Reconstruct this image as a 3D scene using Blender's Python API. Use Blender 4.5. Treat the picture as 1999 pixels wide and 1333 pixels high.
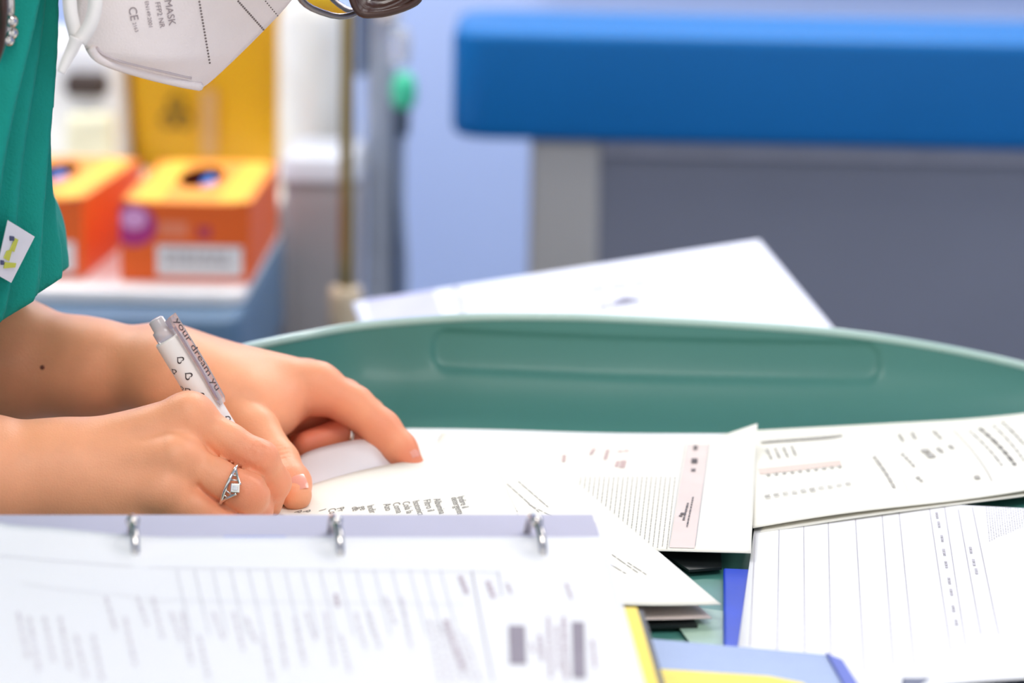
import bpy, bmesh, math, random
import numpy as np
from mathutils import Vector, Matrix

for o in list(bpy.data.objects): bpy.data.objects.remove(o, do_unlink=True)
random.seed(7); rng = np.random.RandomState(7)
scene = bpy.context.scene
COL = scene.collection

# ------------------------------------------------------------------ camera
FPX, IW, IH = 4720.0, 1999.0, 1333.0
TILT, ROLL = math.radians(12.7), math.radians(1.2)
CAM = np.array([0.0, -1.078, 0.345])
FW = np.array([0, math.cos(TILT), -math.sin(TILT)])
UP0 = np.array([0, math.sin(TILT), math.cos(TILT)]); RT0 = np.array([1.0, 0, 0])
RT = RT0*math.cos(ROLL)+UP0*math.sin(ROLL); UP = UP0*math.cos(ROLL)-RT0*math.sin(ROLL)
cd = bpy.data.cameras.new('camera'); cam = bpy.data.objects.new('camera', cd); COL.objects.link(cam)
m = Matrix.Identity(4)
for i in range(3):
    m[i][0], m[i][1], m[i][2], m[i][3] = RT[i], UP[i], -FW[i], CAM[i]
cam.matrix_world = m
cd.sensor_width = 36.0; cd.lens = FPX/IW*36.0
cd.clip_start = .05; cd.clip_end = 60
cd.dof.use_dof = True; cd.dof.focus_distance = 1.125; cd.dof.aperture_fstop = 5.6
scene.camera = cam

def ray(px, py): return FW+RT*(px-IW/2)/FPX-UP*(py-IH/2)/FPX
def at(px, py, Y=None, z=None, t=None):
    """a point of the place seen at a pixel, at a known depth, height or distance"""
    d = ray(px, py)
    s = (Y-CAM[1])/d[1] if Y is not None else ((z-CAM[2])/d[2] if z is not None else t)
    return CAM+d*s

# ------------------------------------------------------------------ world, lights, exposure
w = bpy.data.worlds.new('world'); scene.world = w; w.use_nodes = True
w.node_tree.nodes['Background'].inputs[0].default_value = (.97, .98, 1.0, 1)
w.node_tree.nodes['Background'].inputs[1].default_value = 1.0
scene.view_settings.view_transform = 'Standard'; scene.view_settings.look = 'None'
scene.view_settings.exposure = 0.24; scene.view_settings.gamma = 1.0
scene.view_settings.use_curve_mapping = False
def area(name, loc, size, power, col=(1, 1, 1), target=None):
    l = bpy.data.lights.new(name, 'AREA'); l.shape = 'RECTANGLE'; l.size, l.size_y = size; l.energy = power; l.color = col
    o = bpy.data.objects.new(name, l); COL.objects.link(o); o.location = loc
    if target is not None:
        o.rotation_euler = (Vector(target)-Vector(loc)).to_track_quat('-Z', 'Y').to_euler()
    return o
ZC = 1.85            # ceiling height above the worktop
LAMPS = [(.30, -.95), (.45, 2.1), (-1.15, 1.6), (1.9, .9)]  # first lamp added unseen behind the camera, as front fill
POW = [9, 28, 26, 13]
for (x, y), pw in zip(LAMPS, POW):
    area('ceiling_lamp_light', (x, y, ZC-.045), (1.15, .55), pw, (1.0, .975, .94))

# ------------------------------------------------------------------ helpers
def lin(c): return tuple((v/255/12.92 if v/255 <= .04045 else ((v/255+.055)/1.055)**2.4) for v in c)
MATS = {}
def mat(name, rgb, rough=.5, var=.06, scale=30, metal=0, bump=0, bscale=200, trans=0, sss=0, coat=0, emit=0, ior=1.45, alpha=1, spec=.5, ssscol=(1, .35, .2), sssr=.004):
    if name in MATS: return MATS[name]
    M = bpy.data.materials.new(name); M.use_nodes = True; nt = M.node_tree; b = nt.nodes['Principled BSDF']
    c = lin(rgb)
    tc = nt.nodes.new('ShaderNodeTexCoord')
    n = nt.nodes.new('ShaderNodeTexNoise'); n.inputs['Scale'].default_value = scale; n.inputs['Detail'].default_value = 4
    nt.links.new(tc.outputs['Object'], n.inputs['Vector'])
    r = nt.nodes.new('ShaderNodeValToRGB')
    r.color_ramp.elements[0].color = tuple(v*(1-var) for v in c)+(1,); r.color_ramp.elements[1].color = tuple(min(1, v*(1+var)) for v in c)+(1,)
    r.color_ramp.elements[0].position = .3; r.color_ramp.elements[1].position = .7
    nt.links.new(n.outputs['Fac'], r.inputs['Fac']); nt.links.new(r.outputs['Color'], b.inputs['Base Color'])
    b.inputs['Roughness'].default_value = rough; b.inputs['Metallic'].default_value = metal
    b.inputs['Transmission Weight'].default_value = trans; b.inputs['IOR'].default_value = ior
    b.inputs['Coat Weight'].default_value = coat; b.inputs['Alpha'].default_value = alpha
    b.inputs['Specular IOR Level'].default_value = spec
    if sss:
        b.inputs['Subsurface Weight'].default_value = sss; b.inputs['Subsurface Radius'].default_value = ssscol; b.inputs['Subsurface Scale'].default_value = sssr
    if emit:
        b.inputs['Emission Color'].default_value = c+(1,); b.inputs['Emission Strength'].default_value = emit
    if bump:
        n2 = nt.nodes.new('ShaderNodeTexNoise'); n2.inputs['Scale'].default_value = bscale; n2.inputs['Detail'].default_value = 3
        nt.links.new(tc.outputs['Object'], n2.inputs['Vector'])
        bp = nt.nodes.new('ShaderNodeBump'); bp.inputs['Strength'].default_value = bump; bp.inputs['Distance'].default_value = .002
        nt.links.new(n2.outputs['Fac'], bp.inputs['Height']); nt.links.new(bp.outputs['Normal'], b.inputs['Normal'])
    MATS[name] = M; return M

def tag(o, label=None, cat=None, group=None, kind=None):
    if label: o['label'] = label
    if cat: o['category'] = cat
    if group: o['group'] = group
    if kind: o['kind'] = kind
    return o
def empty(name, loc=(0, 0, 0), label=None, cat=None, group=None):
    o = bpy.data.objects.new(name, None); COL.objects.link(o); o.location = loc; o.empty_display_size = .02
    return tag(o, label, cat, group)
def link(name, me, material, parent=None, smooth=False):
    o = bpy.data.objects.new(name, me); COL.objects.link(o)
    if material: me.materials.append(material)
    if parent:
        o.parent = parent
        o.matrix_parent_inverse = Matrix.Translation(-Vector(parent.location)) if parent.parent is None else Matrix.Identity(4)
    if smooth: me.polygons.foreach_set('use_smooth', [True]*len(me.polygons))
    return o
def mesh(name, verts, faces, material, parent=None, smooth=False):
    me = bpy.data.meshes.new(name); me.from_pydata([tuple(map(float, v)) for v in verts], [], [tuple(map(int, f)) for f in faces]); me.update()
    return link(name, me, material, parent, smooth)
def from_bm(name, bm, material, parent=None, smooth=False):
    bmesh.ops.recalc_face_normals(bm, faces=bm.faces)
    me = bpy.data.meshes.new(name); bm.to_mesh(me); bm.free()
    return link(name, me, material, parent, smooth)
def bm_box(bm, lo, hi, bev=0, seg=2, M=None):
    g = bmesh.ops.create_cube(bm, size=1); vs = g['verts']
    for v in vs: v.co = Vector([lo[i]+(v.co[i]+.5)*(hi[i]-lo[i]) for i in range(3)])
    if bev:
        es = list({e for v in vs for e in v.link_edges})
        r = bmesh.ops.bevel(bm, geom=es, offset=bev, segments=seg, affect='EDGES', profile=.5); vs = list({v for f in r['faces'] for v in f.verts} | {v for v in vs if v.is_valid})
    if M is not None:
        for v in vs: v.co = M @ v.co
def box(name, lo, hi, material, parent=None, bev=0, seg=2, smooth=False, M=None):
    bm = bmesh.new(); bm_box(bm, lo, hi, bev, seg, M); return from_bm(name, bm, material, parent, smooth)
def tube_geo(pts, r, n=10, closed=False, caps=True):
    pts = [np.array(p, float) for p in pts]; N = len(pts); V, Fc = [], []
    rs = r if hasattr(r, '__len__') else [r]*N
    prev = None
    for i, p in enumerate(pts):
        a = pts[(i-1) % N] if (closed or i > 0) else p; b = pts[(i+1) % N] if (closed or i < N-1) else p
        t = b-a; t = t/(np.linalg.norm(t)+1e-12)
        if prev is None:
            u = np.cross(t, [0, 0, 1.0]);
            if np.linalg.norm(u) < 1e-3: u = np.cross(t, [1.0, 0, 0])
        else: u = prev-t*np.dot(prev, t)
        u /= np.linalg.norm(u); prev = u; v = np.cross(t, u)
        for k in range(n):
            a_ = 2*math.pi*k/n; V.append(p+(u*math.cos(a_)+v*math.sin(a_))*rs[i])
    for i in range(N if closed else N-1):
        j = (i+1) % N
        for k in range(n): Fc.append((i*n+k, i*n+(k+1) % n, j*n+(k+1) % n, j*n+k))
    if caps and not closed:
        Fc.append(tuple(range(n))[::-1]); Fc.append(tuple((N-1)*n+k for k in range(n)))
    return V, Fc
def tube(name, pts, r, material, parent=None, n=10, closed=False):
    V, Fc = tube_geo(pts, r, n, closed); return mesh(name, V, Fc, material, parent, True)
def spline(pts, n=8):
    """Catmull-Rom through pts"""
    P = [np.array(p, float) for p in pts]; P = [2*P[0]-P[1]]+P+[2*P[-1]-P[-2]]; out = []
    for i in range(1, len(P)-2):
        for k in range(n):
            t = k/n; a, b, c, d = P[i-1:i+3]
            out.append(.5*((2*b)+(-a+c)*t+(2*a-5*b+4*c-d)*t*t+(-a+3*b-3*c+d)*t**3))
    out.append(P[-2]); return out
def lathe(name, prof, loc, material, parent=None, n=28, M=None):
    V, Fc = [], []
    for r, z in prof:
        for k in range(n):
            a = 2*math.pi*k/n; V.append((r*math.cos(a), r*math.sin(a), z))
    for i in range(len(prof)-1):
        for k in range(n): Fc.append((i*n+k, i*n+(k+1) % n, (i+1)*n+(k+1) % n, (i+1)*n+k))
    Fc.append(tuple(range(n))[::-1]); Fc.append(tuple((len(prof)-1)*n+k for k in range(n)))
    if M is None: M = Matrix.Translation(Vector(loc))
    V = [M @ Vector(v) for v in V]
    return mesh(name, V, Fc, material, parent, True)
def text_geo(body, size=1.0):
    cu = bpy.data.curves.new('t', 'FONT'); cu.body = body; cu.size = size; cu.resolution_u = 3
    o = bpy.data.objects.new('t', cu); me = bpy.data.meshes.new_from_object(o)
    V = [tuple(v.co) for v in me.vertices]; Fc = [tuple(p.vertices) for p in me.polygons]
    bpy.data.objects.remove(o); bpy.data.curves.remove(cu); bpy.data.meshes.remove(me); return V, Fc
def smin(a, b, k):
    h = np.maximum(k-np.abs(a-b), 0)/k
    return np.minimum(a, b)-h*h*k*.25
def nrm(v): v = np.array(v, float); return v/np.linalg.norm(v)

# ------------------------------------------------------------------ materials
PAPER = mat('paper_white', (233, 233, 234), .75, .012, 12)
CREAM = mat('paper_cream', (231, 228, 216), .75, .015, 12)
INK = mat('ink_grey', (70, 66, 74), .8, .05)
INKL = mat('ink_pale', (176, 172, 178), .8, .05)
INKR = mat('ink_rose', (205, 178, 174), .8, .05)
BLACK = mat('black_plastic', (22, 22, 26), .45)
CHROME = mat('chrome', (205, 200, 195), .12, .02, metal=1)
STEEL = mat('brushed_steel', (160, 155, 148), .3, .04, metal=1)
TEAL = mat('green_plastic', (66, 124, 113), .42, .02, 3, coat=.06)
SKIN = None

# ================================================================== THE SETTING
ZF = -.86
def struct(o, lab=None): o['kind'] = 'structure'; return o
struct(box('floor', (-3, -2.4, ZF-.05), (3.6, 3.0, ZF), mat('floor_vinyl', (150, 158, 168), .35, .05, 6)))
WALLM = mat('wall_paint', (176, 196, 240), .6, .015, 3)
struct(box('wall_back', (-3, 2.72, ZF), (3.6, 2.82, ZC), WALLM))
struct(box('wall_left', (-3.1, -2.4, ZF), (-3, 2.82, ZC), WALLM))
struct(box('wall_right', (3.6, -2.4, ZF), (3.7, 2.82, ZC), WALLM))
struct(box('ceiling', (-3, -2.4, ZC), (3.6, 2.82, ZC+.05), mat('ceiling_paint', (238, 238, 238), .8, .01)))
struct(box('baseboard_back', (-3, 2.70, ZF), (3.6, 2.72, ZF+.1), mat('baseboard_grey', (120, 128, 140), .5)))
for i, (x, y) in enumerate(LAMPS):
    places = ['added behind the camera as front fill', 'over the blue couch', 'over the white counter', 'at the right end of the ceiling']
    L = empty('ceiling_lamp', (x, y, ZC-.04), 'rectangular white ceiling lamp '+places[i], 'lamp', 'ceiling lamps')
    bm = bmesh.new()
    for lo, hi in [((-.6, -.3, 0), (.6, -.28, .04)), ((-.6, .28, 0), (.6, .3, .04)), ((-.6, -.28, 0), (-.58, .28, .04)), ((.58, -.28, 0), (.6, .28, .04))]:
        bm_box(bm, lo, hi, M=Matrix.Translation(Vector((x, y, ZC-.04))))
    from_bm('frame', bm, mat('lamp_frame', (225, 225, 225), .4), L)
    box('diffuser', (x-.58, y-.28, ZC-.02), (x+.58, y+.28, ZC-.005), mat('lamp_diffuser', (255, 250, 242), .5, .01, emit=4.0), L)

# ================================================================== BACKGROUND
# --- blue couch on a grey cabinet frame
COUCH = empty('treatment_couch', (.9, 1.9, ZF), 'blue padded treatment couch on a grey cabinet base in the background', 'couch')
bx0, by0 = -.071, 1.518
bm = bmesh.new()
def rrect(x0, y0, x1, y1, r, n=10):
    P = []
    for cx, cy, a0 in [(x1-r, y1-r, 0), (x0+r, y1-r, 90), (x0+r, y0+r, 180), (x1-r, y0+r, 270)]:
        for k in range(n+1):
            a = math.radians(a0+90*k/n); P.append((cx+r*math.cos(a), cy+r*math.sin(a)))
    return P
def slab(P, z0, z1, e, material, name, parent, n=5):
    """rounded-edge slab from an outline (outline shrinks near top and bottom)"""
    P = np.array(P); c = P.mean(0); rows = []
    nr = []
    N = len(P)
    for i in range(N):
        t = P[(i+1) % N]-P[(i-1) % N]; t = t/(np.linalg.norm(t)+1e-9); nr.append((t[1], -t[0]))
    nr = np.array(nr)
    for k in range(n+1):
        a = math.pi/2*k/n; rows.append((e*(1-math.sin(a)), z0+e*(1-math.cos(a))))
    for k in range(n+1):
        a = math.pi/2*k/n; rows.append((e*(1-math.cos(a)), z1-e*(1-math.sin(a))))
    V, Fc = [], []
    for ins, z in rows:
        for p, q in zip(P, nr): V.append((p[0]-q[0]*ins, p[1]-q[1]*ins, z))
    for i in range(len(rows)-1):
        for k in range(N): Fc.append((i*N+k, i*N+(k+1) % N, (i+1)*N+(k+1) % N, (i+1)*N+k))
    Fc.append(tuple(range(N))[::-1]); Fc.append(tuple((len(rows)-1)*N+k for k in range(N)))
    return mesh(name, V, Fc, material, parent, True)
VINYL = mat('blue_vinyl', (0, 102, 170), .42, .03, 8, spec=.25, bump=.03, bscale=400)
slab(rrect(bx0, by0, 1.9, 1.78, .045), -.018, .1005, .013, VINYL, 'cushion', COUCH)
CABG = mat('cabinet_grey', (172, 170, 168), .5, .03, 5); CABD = mat('cabinet_dark_panel', (116, 120, 136), .55, .05, 4)
box('post', (.016, by0+.02, ZF+.05), (.092, by0+.07, -.018), CABG, COUCH, .006)
box('post', (1.80, by0+.02, ZF+.05), (1.87, by0+.07, -.018), CABG, COUCH, .006)
box('rail', (.092, by0+.02, -.036), (1.80, by0+.05, -.018), mat('rail_grey', (142, 144, 158), .5), COUCH, .004)
box('rail', (.092, by0+.02, ZF+.05), (1.80, by0+.05, ZF+.14), CABG, COUCH, .004)
box('front_panel', (.092, by0+.034, ZF+.14), (1.80, by0+.046, -.036), CABD, COUCH)
box('side_panel', (.02, by0+.07, ZF+.05), (.034, 1.74, -.018), CABG, COUCH)
box('side_panel', (1.85, by0+.07, ZF+.05), (1.866, 1.74, -.018), CABG, COUCH)
for x in (.05, 1.83):
    for y in (by0+.06, 1.72): lathe('foot', [(.02, 0), (.022, .01), (.018, .05)], (x, y, ZF), BLACK, COUCH, 14)
# grey wall panel behind the couch
struct(tag(box('trim_1', (.05, 2.69, .10), (3.3, 2.72, 1.0), mat('wall_panel_grey', (152, 152, 172), .5, .02, 4), None, .004)))
# oxygen outlet box on the wall rail (dark thing at the upper edge)
s = empty('wall_socket', (-.02, 2.70, .23), 'small dark wall socket above the left end of the blue couch', 'socket')
box('plate', (-.045, 2.705, .185), (.02, 2.72, .28), mat('socket_plate', (60, 70, 84), .4), s, .004)
box('outlet', (-.03, 2.695, .205), (.004, 2.706, .255), BLACK, s, .004)

# --- counter behind, with white bin and yellow sharps container
CNT = empty('counter', (-1.0, 1.9, ZF), 'white counter along the back wall under the yellow container', 'counter')
box('worktop', (-1.9, 1.62, -.145), (-.222, 2.3, -.105), mat('worktop_white', (228, 224, 214), .35), CNT, .008)
for k in range(4):
    xa = -1.88+k*.414
    d = box('door', (xa+.005, 1.64, ZF+.1), (xa+.409, 1.66, -.15), mat('counter_door', (166, 166, 170), .45), CNT, .004)
    tube('handle', [(xa+.37, 1.638, -.3), (xa+.37, 1.615, -.3), (xa+.37, 1.615, -.42), (xa+.37, 1.638, -.42)], .005, STEEL, d)
box('body', (-1.88, 1.66, ZF), (-.224, 2.28, -.145), mat('counter_body', (170, 168, 166), .5), CNT)
# sharps container
SH = empty('sharps_container', (-.43, 1.9, -.105), 'tall yellow plastic sharps container behind the orange glove boxes', 'container')
YEL = mat('yellow_plastic', (226, 170, 14), .35, .05, 6, sss=.15)
def taper_box(name, c, z0, z1, w0, d0, w1, d1, r, material, parent):
    A = np.array(rrect(-w0/2, -d0/2, w0/2, d0/2, r)); B = np.array(rrect(-w1/2, -d1/2, w1/2, d1/2, r))
    V, Fc = [], []; N = len(A)
    rows = [(0, A*.96), (.03, A)]+[(t, A+(B-A)*t) for t in (.2, .5, .8)]+[(.97, B), (1, B*.96)]
    for t, Q in rows:
        for p in Q: V.append((c[0]+p[0], c[1]+p[1], z0+(z1-z0)*t))
    for i in range(len(rows)-1):
        for k in range(N): Fc.append((i*N+k, i*N+(k+1) % N, (i+1)*N+(k+1) % N, (i+1)*N+k))
    Fc.append(tuple(range(N))[::-1]); Fc.append(tuple((len(rows)-1)*N+k for k in range(N)))
    return mesh(name, V, Fc, material, parent, True)
sc = (-.378, 1.90)
taper_box('body', sc, -.105, .165, .178, .15, .197, .17, .028, YEL, SH)
taper_box('lid', sc, .165, .195, .207, .18, .19, .16, .028, mat('yellow_lid', (222, 186, 30), .3), SH)
# hazard mark and the pale strip on its front
def disc(name, c, r, y, material, parent, n=24, ring=None):
    V, Fc = [], []
    if ring:
        for k in range(n):
            a = 2*math.pi*k/n
            V += [(c[0]+r*math.cos(a), y, c[1]+r*math.sin(a)), (c[0]+ring*math.cos(a), y, c[1]+ring*math.sin(a))]
        for k in range(n): j = (k+1) % n; Fc.append((2*k, 2*j, 2*j+1, 2*k+1))
    else:
        V = [(c[0]+r*math.cos(2*math.pi*k/n), y, c[1]+r*math.sin(2*math.pi*k/n)) for k in range(n)]; Fc = [tuple(range(n))]
    return mesh(name, V, Fc, material, parent)
yf = 1.808
HZ = mat('hazard_print', (120, 92, 20), .6)
for k in range(3):
    a = math.radians(90+120*k)
    disc('hazard_mark', (-.408+.010*math.cos(a), -.035+.013*math.sin(a)), .011, yf, HZ, SH, 20, .006)
disc('hazard_mark', (-.408, -.035), .008, yf-.0003, HZ, SH)
box('pale_strip', (-.378, yf-.001, -.085), (-.360, yf+.004, -.005), mat('pale_strip', (205, 158, 100), .5), SH, .001)
# white dispenser with a dark slot
DP = empty('dispenser', (-.56, 1.86, -.105), 'white plastic dispenser with a dark slot beside the yellow container', 'dispenser')
taper_box('body', (-.585, 1.86), -.105, .055, .235, .16, .22, .15, .03, mat('white_plastic', (250, 250, 250), .3), DP)
box('slot', (-.535, 1.765, -.012), (-.485, 1.80, .016), mat('slot_dark', (70, 56, 50), .5), DP, .008)
box('drip_tray', (-.53, 1.745, -.103), (-.478, 1.80, -.03), mat('cream_plastic', (240, 236, 205), .4), DP, .008)
# chrome-and-white bottle behind the pole
BT = empty('bottle', (-.255, 1.75, -.105), 'white cream bottle standing between the yellow container and the pole', 'bottle')
lathe('body', [(.03, 0), (.044, .005), (.046, .03), (.046, .19), (.04, .22), (.02, .235), (.016, .25)], (-.235, 1.75, -.105), mat('bottle_white', (255, 252, 240), .2, coat=.5), BT)
lathe('cap', [(.018, 0), (.018, .03), (.012, .035)], (-.235, 1.75, .145), mat('cap_blue', (150, 180, 225), .4), BT)
# knob
lathe('spout', [(.006, 0), (.006, .05)], (0, 0, 0), CHROME, BT, 10, Matrix.Translation((-.235, 1.745, .19)) @ Matrix.Rotation(math.radians(90), 4, 'X'))

GB = empty('waste_bin', (-.205, 1.52, ZF), 'grey plastic waste bin between the trolley and the pole', 'bin')
taper_box('body', (-.207, 1.52), ZF, -.055, .06, .14, .078, .17, .02, mat('bin_grey', (168, 162, 160), .5, .06, 8), GB)
taper_box('lid', (-.207, 1.52), -.055, -.03, .084, .176, .076, .16, .02, mat('bin_lid', (206, 208, 214), .4), GB)

# --- metal pole and rail column with flow meter
PL = empty('metal_pole', (-.158, 1.16, ZF), 'brass-coloured metal pole standing right of the orange boxes', 'pole')
BRASS = mat('brass', (150, 128, 78), .28, .05, metal=1)
tube('shaft', [(-.158, 1.16, ZF+.05), (-.158, 1.16, .6)], .0065, BRASS, PL, 16)
lathe('base', [(.07, 0), (.07, .015), (.04, .03), (.02, .055), (.0, .056)], (-.158, 1.16, ZF), STEEL, PL, 32)
lathe('collar', [(.0, 0), (.014, 0), (.016, .01), (.016, .05), (.014, .06), (0, .06)], (-.158, 1.16, -.17), mat('collar_cream', (196, 178, 150), .4), PL)
CLM = empty('equipment_column', (-.125, 1.6, ZF), 'light grey upright equipment column left of the pale blue wall', 'column')
box('column', (-.168, 1.60, ZF), (-.136, 1.66, .42), mat('column_grey', (176, 184, 200), .4), CLM, .006)
box('edge_strip', (-.1365, 1.595, ZF), (-.126, 1.65, .02), mat('edge_blue', (88, 110, 146), .4), CLM, .003)
box('edge_strip', (-.180, 1.595, .04), (-.168, 1.65, .42), mat('edge_blue', (88, 110, 146), .4), CLM, .003)
FM = empty('flow_meter', (-.125, 1.55, .0), 'oxygen flow meter with green fitting hanging on the grey column', 'flow meter')
lathe('knob', [(0, 0), (.012, .001), (.014, .01), (.014, .03), (.01, .034), (0, .034)], (-.142, 1.57, .105), mat('knob_white', (246, 238, 226), .25), FM)
lathe('bulb', [(0, 0), (.010, .003), (.0125, .012), (.0125, .03), (.009, .042), (0, .044)], (-.130, 1.565, .055), mat('bulb_clear', (250, 250, 255), .05, trans=.7), FM)
lathe('green_fitting', [(0, 0), (.010, .002), (.0135, .01), (.0135, .028), (.008, .04), (0, .042)], (-.124, 1.56, .008), mat('fitting_green', (70, 205, 160), .35), FM)
lathe('stem', [(.006, 0), (.007, .02), (.006, .03)], (-.124, 1.56, -.02), mat('stem_dark', (70, 82, 92), .5), FM)
tube('tube', spline([(-.124, 1.56, -.02), (-.126, 1.56, -.08), (-.12, 1.56, -.2), (-.14, 1.57, -.34)]), .003, mat('tube_clear', (200, 210, 225), .15, trans=.5), FM)

# --- trolley with white tray carrying the glove boxes
CT = empty('trolley', (-.4, 1.2, ZF), 'blue-grey trolley under the white tray and orange boxes', 'trolley')
CTM = mat('trolley_blue_grey', (84, 112, 138), .45, .04, 5)
slab(rrect(-.62, .99, -.240, 1.42, .03), -.20, -.108, .006, CTM, 'top_drawer', CT)
box('body', (-.61, 1.0, ZF+.1), (-.245, 1.41, -.205), mat('trolley_body', (96, 104, 118), .5), CT, .006)
for k in range(3):
    d = box('drawer_front', (-.60, .985, ZF+.14+k*.165), (-.255, 1.0, ZF+.29+k*.165), CTM, CT, .005)
    tube('handle', [(-.48, .986, ZF+.22+k*.165), (-.48, .965, ZF+.22+k*.165), (-.38, .965, ZF+.22+k*.165), (-.38, .986, ZF+.22+k*.165)], .005, STEEL, d)
for x in (-.59, -.27):
    for y in (1.03, 1.38):
        lathe('caster', [(0, -.012), (.03, -.012), (.04, -.006), (.04, .006), (.03, .012), (0, .012)], (0, 0, 0), BLACK, CT, 20, Matrix.Translation((x, y, ZF+.045)) @ Matrix.Rotation(math.radians(90), 4, 'Y'))
        box('caster_fork', (x-.018, y-.012, ZF+.05), (x+.018, y+.012, ZF+.11), STEEL, CT)
TR = empty('white_tray', (-.36, 1.2, -.108), 'shallow white plastic tray under the orange glove boxes', 'tray')
slab(rrect(-.60, 1.05, -.242, 1.40, .02), -.108, -.094, .005, mat('tray_white', (246, 240, 236), .35), 'tray_body', TR)

def glove_box(x0, y0, yaw, label, w=.118, d=.262, h=.073, z0=-.094):
    G = empty('glove_box', (x0, y0, z0), label, 'box', 'orange glove boxes on the trolley')
    M = Matrix.Translation((x0, y0, z0)) @ Matrix.Rotation(yaw, 4, 'Z')
    T = lambda p: M @ Vector(p)
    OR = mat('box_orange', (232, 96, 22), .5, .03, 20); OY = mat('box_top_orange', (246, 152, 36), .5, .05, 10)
    V = [T(p) for p in [(0, 0, 0), (w, 0, 0), (w, d, 0), (0, d, 0), (0, 0, h), (w, 0, h), (w, d, h), (0, d, h)]]
    mesh('carton', V, [(0, 3, 2, 1), (0, 1, 5, 4), (1, 2, 6, 5), (2, 3, 7, 6), (3, 0, 4, 7)], OR, G)
    n = 40; ring, out = [], []
    cx, cy = w*.46, d*.60
    for k in range(n):
        a = 2*math.pi*k/n; ring.append((cx+.021*math.cos(a), cy+.066*math.sin(a), h))
        c, s_ = math.cos(a), math.sin(a); f = min(w*.5/max(abs(c), 1e-6), d*.5/max(abs(s_), 1e-6)); out.append((w/2+c*f, d/2+s_*f, h))
    V = [T(p) for p in ring+out]; Fc = [(k, (k+1) % n, n+(k+1) % n, n+k) for k in range(n)]
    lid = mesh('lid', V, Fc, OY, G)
    f = .3
    # corners of the lid
    for k, q in enumerate([(0, 0), (w, 0), (w, d), (0, d)]): pass
    # yellow printed field on the lid
    V = [T((w*.08, d*.05, h+.0004)), T((w*.30, d*.05, h+.0004)), T((w*.26, d*.95, h+.0004)), T((w*.08, d*.95, h+.0004))]
    mesh('lid_print', V, [(0, 1, 2, 3)], mat('print_yellow', (252, 190, 48), .5), lid)
    V = [T((w*.72, d*.05, h+.0004)), T((w*.93, d*.05, h+.0004)), T((w*.93, d*.95, h+.0004)), T((w*.74, d*.95, h+.0004))]
    mesh('lid_print', V, [(0, 1, 2, 3)], mat('print_yellow', (252, 190, 48), .5), lid)
    # blue gloves inside
    V, Fc = [], []; a, b = 14, 10
    for i in range(a+1):
        for j in range(b+1):
            u, v = i/a, j/b; V.append(T((w*.1+u*w*.8, d*.1+v*d*.8, .022+.062*math.exp(-((u-.55)/.22)**2-((v-.54)/.16)**2)*(.85+.15*math.sin(9*u+5*v)))))
    for i in range(a):
        for j in range(b): k = i*(b+1)+j; Fc.append((k, k+b+1, k+b+2, k+1))
    mesh('glove', V, Fc, mat('nitrile_blue', (40, 120, 215), .4), G, True)
    # prints on the front
    def front(name, xa, xb, za, zb, material, e=.0004):
        return mesh(name, [T((xa, -e, za)), T((xb, -e, za)), T((xb, -e, zb)), T((xa, -e, zb))], [(0, 1, 2, 3)], material, G)
    lab = front('white_label', w*.28, w*.94, .006, .034, mat('label_white', (226, 222, 220), .6))
    V, Fc = [], []
    for r_, za in enumerate((.024, .016)):
        x = w*.34
        while x < w*.82:
            l = random.uniform(.004, .012); i = len(V); V += [T((x, -.0007, za)), T((x+l, -.0007, za)), T((x+l, -.0007, za+.0045)), T((x, -.0007, za+.0045))]; Fc.append((i, i+1, i+2, i+3)); x += l+.002
    o = mesh('label_print', V, Fc, mat('print_grey', (168, 160, 160), .6), G); o['kind'] = 'stuff'
    front('pink_print', w*.3, w*.52, .042, .056, mat('print_pink', (236, 130, 92), .6))
    front('brand_spot', w*.60, w*.70, .041, .052, mat('print_purple', (190, 60, 84), .6))
    # purple round mark folded over the left front edge
    V = [T((.012+.021*math.cos(2*math.pi*k/28), -.0006, .052+.0195*math.sin(2*math.pi*k/28))) for k in range(28)]
    V = [v if (M.inverted() @ v).x > 0 else T((0, -.0006, (M.inverted() @ v).z)) for v in V]
    r_ = mesh('round_mark', V, [tuple(range(28))], mat('print_magenta', (176, 44, 120), .5), G)
    V = [T((.013+.012*math.cos(2*math.pi*k/20), -.0009, .058+.010*math.sin(2*math.pi*k/20))) for k in range(20)]
    mesh('round_mark_centre', V, [tuple(range(20))], mat('print_lilac', (226, 160, 205), .5), r_)
    return G
glove_box(-.3585, 1.088, 0, 'orange glove box with purple round mark, wholly visible in front of the yellow container')
glove_box(-.512, 1.10, math.radians(-3), 'orange glove box half hidden behind the green scrub top', w=.118)

# --- stand with the slanted form behind the tray
SD = empty('side_table', (.04, .54, ZF), 'small grey side table hidden behind the green tray', 'table')
box('top', (-.11, .42, -.075), (.185, .70, -.055), mat('side_table_grey', (120, 122, 128), .5), SD, .004)
for x in (-.095, .17):
    for y in (.435, .685): tube('leg', [(x, y, ZF), (x, y, -.075)], .01, STEEL, SD, 12)

# ================================================================== GREEN TRAY, DESK
DK = empty('desk', (.1, 0, ZF), 'grey desk under the green tray and the binder', 'desk')
slab(rrect(-.262, -.62, .75, .42, .03), -.045, -.012, .006, mat('desk_grey', (150, 152, 160), .45, .03, 5), 'desk_top', DK)
for x in (-.22, .71):
    for y in (-.58, .38): box('leg', (x-.02, y-.02, ZF), (x+.02, y+.02, -.045), STEEL, DK, .003)

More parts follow.
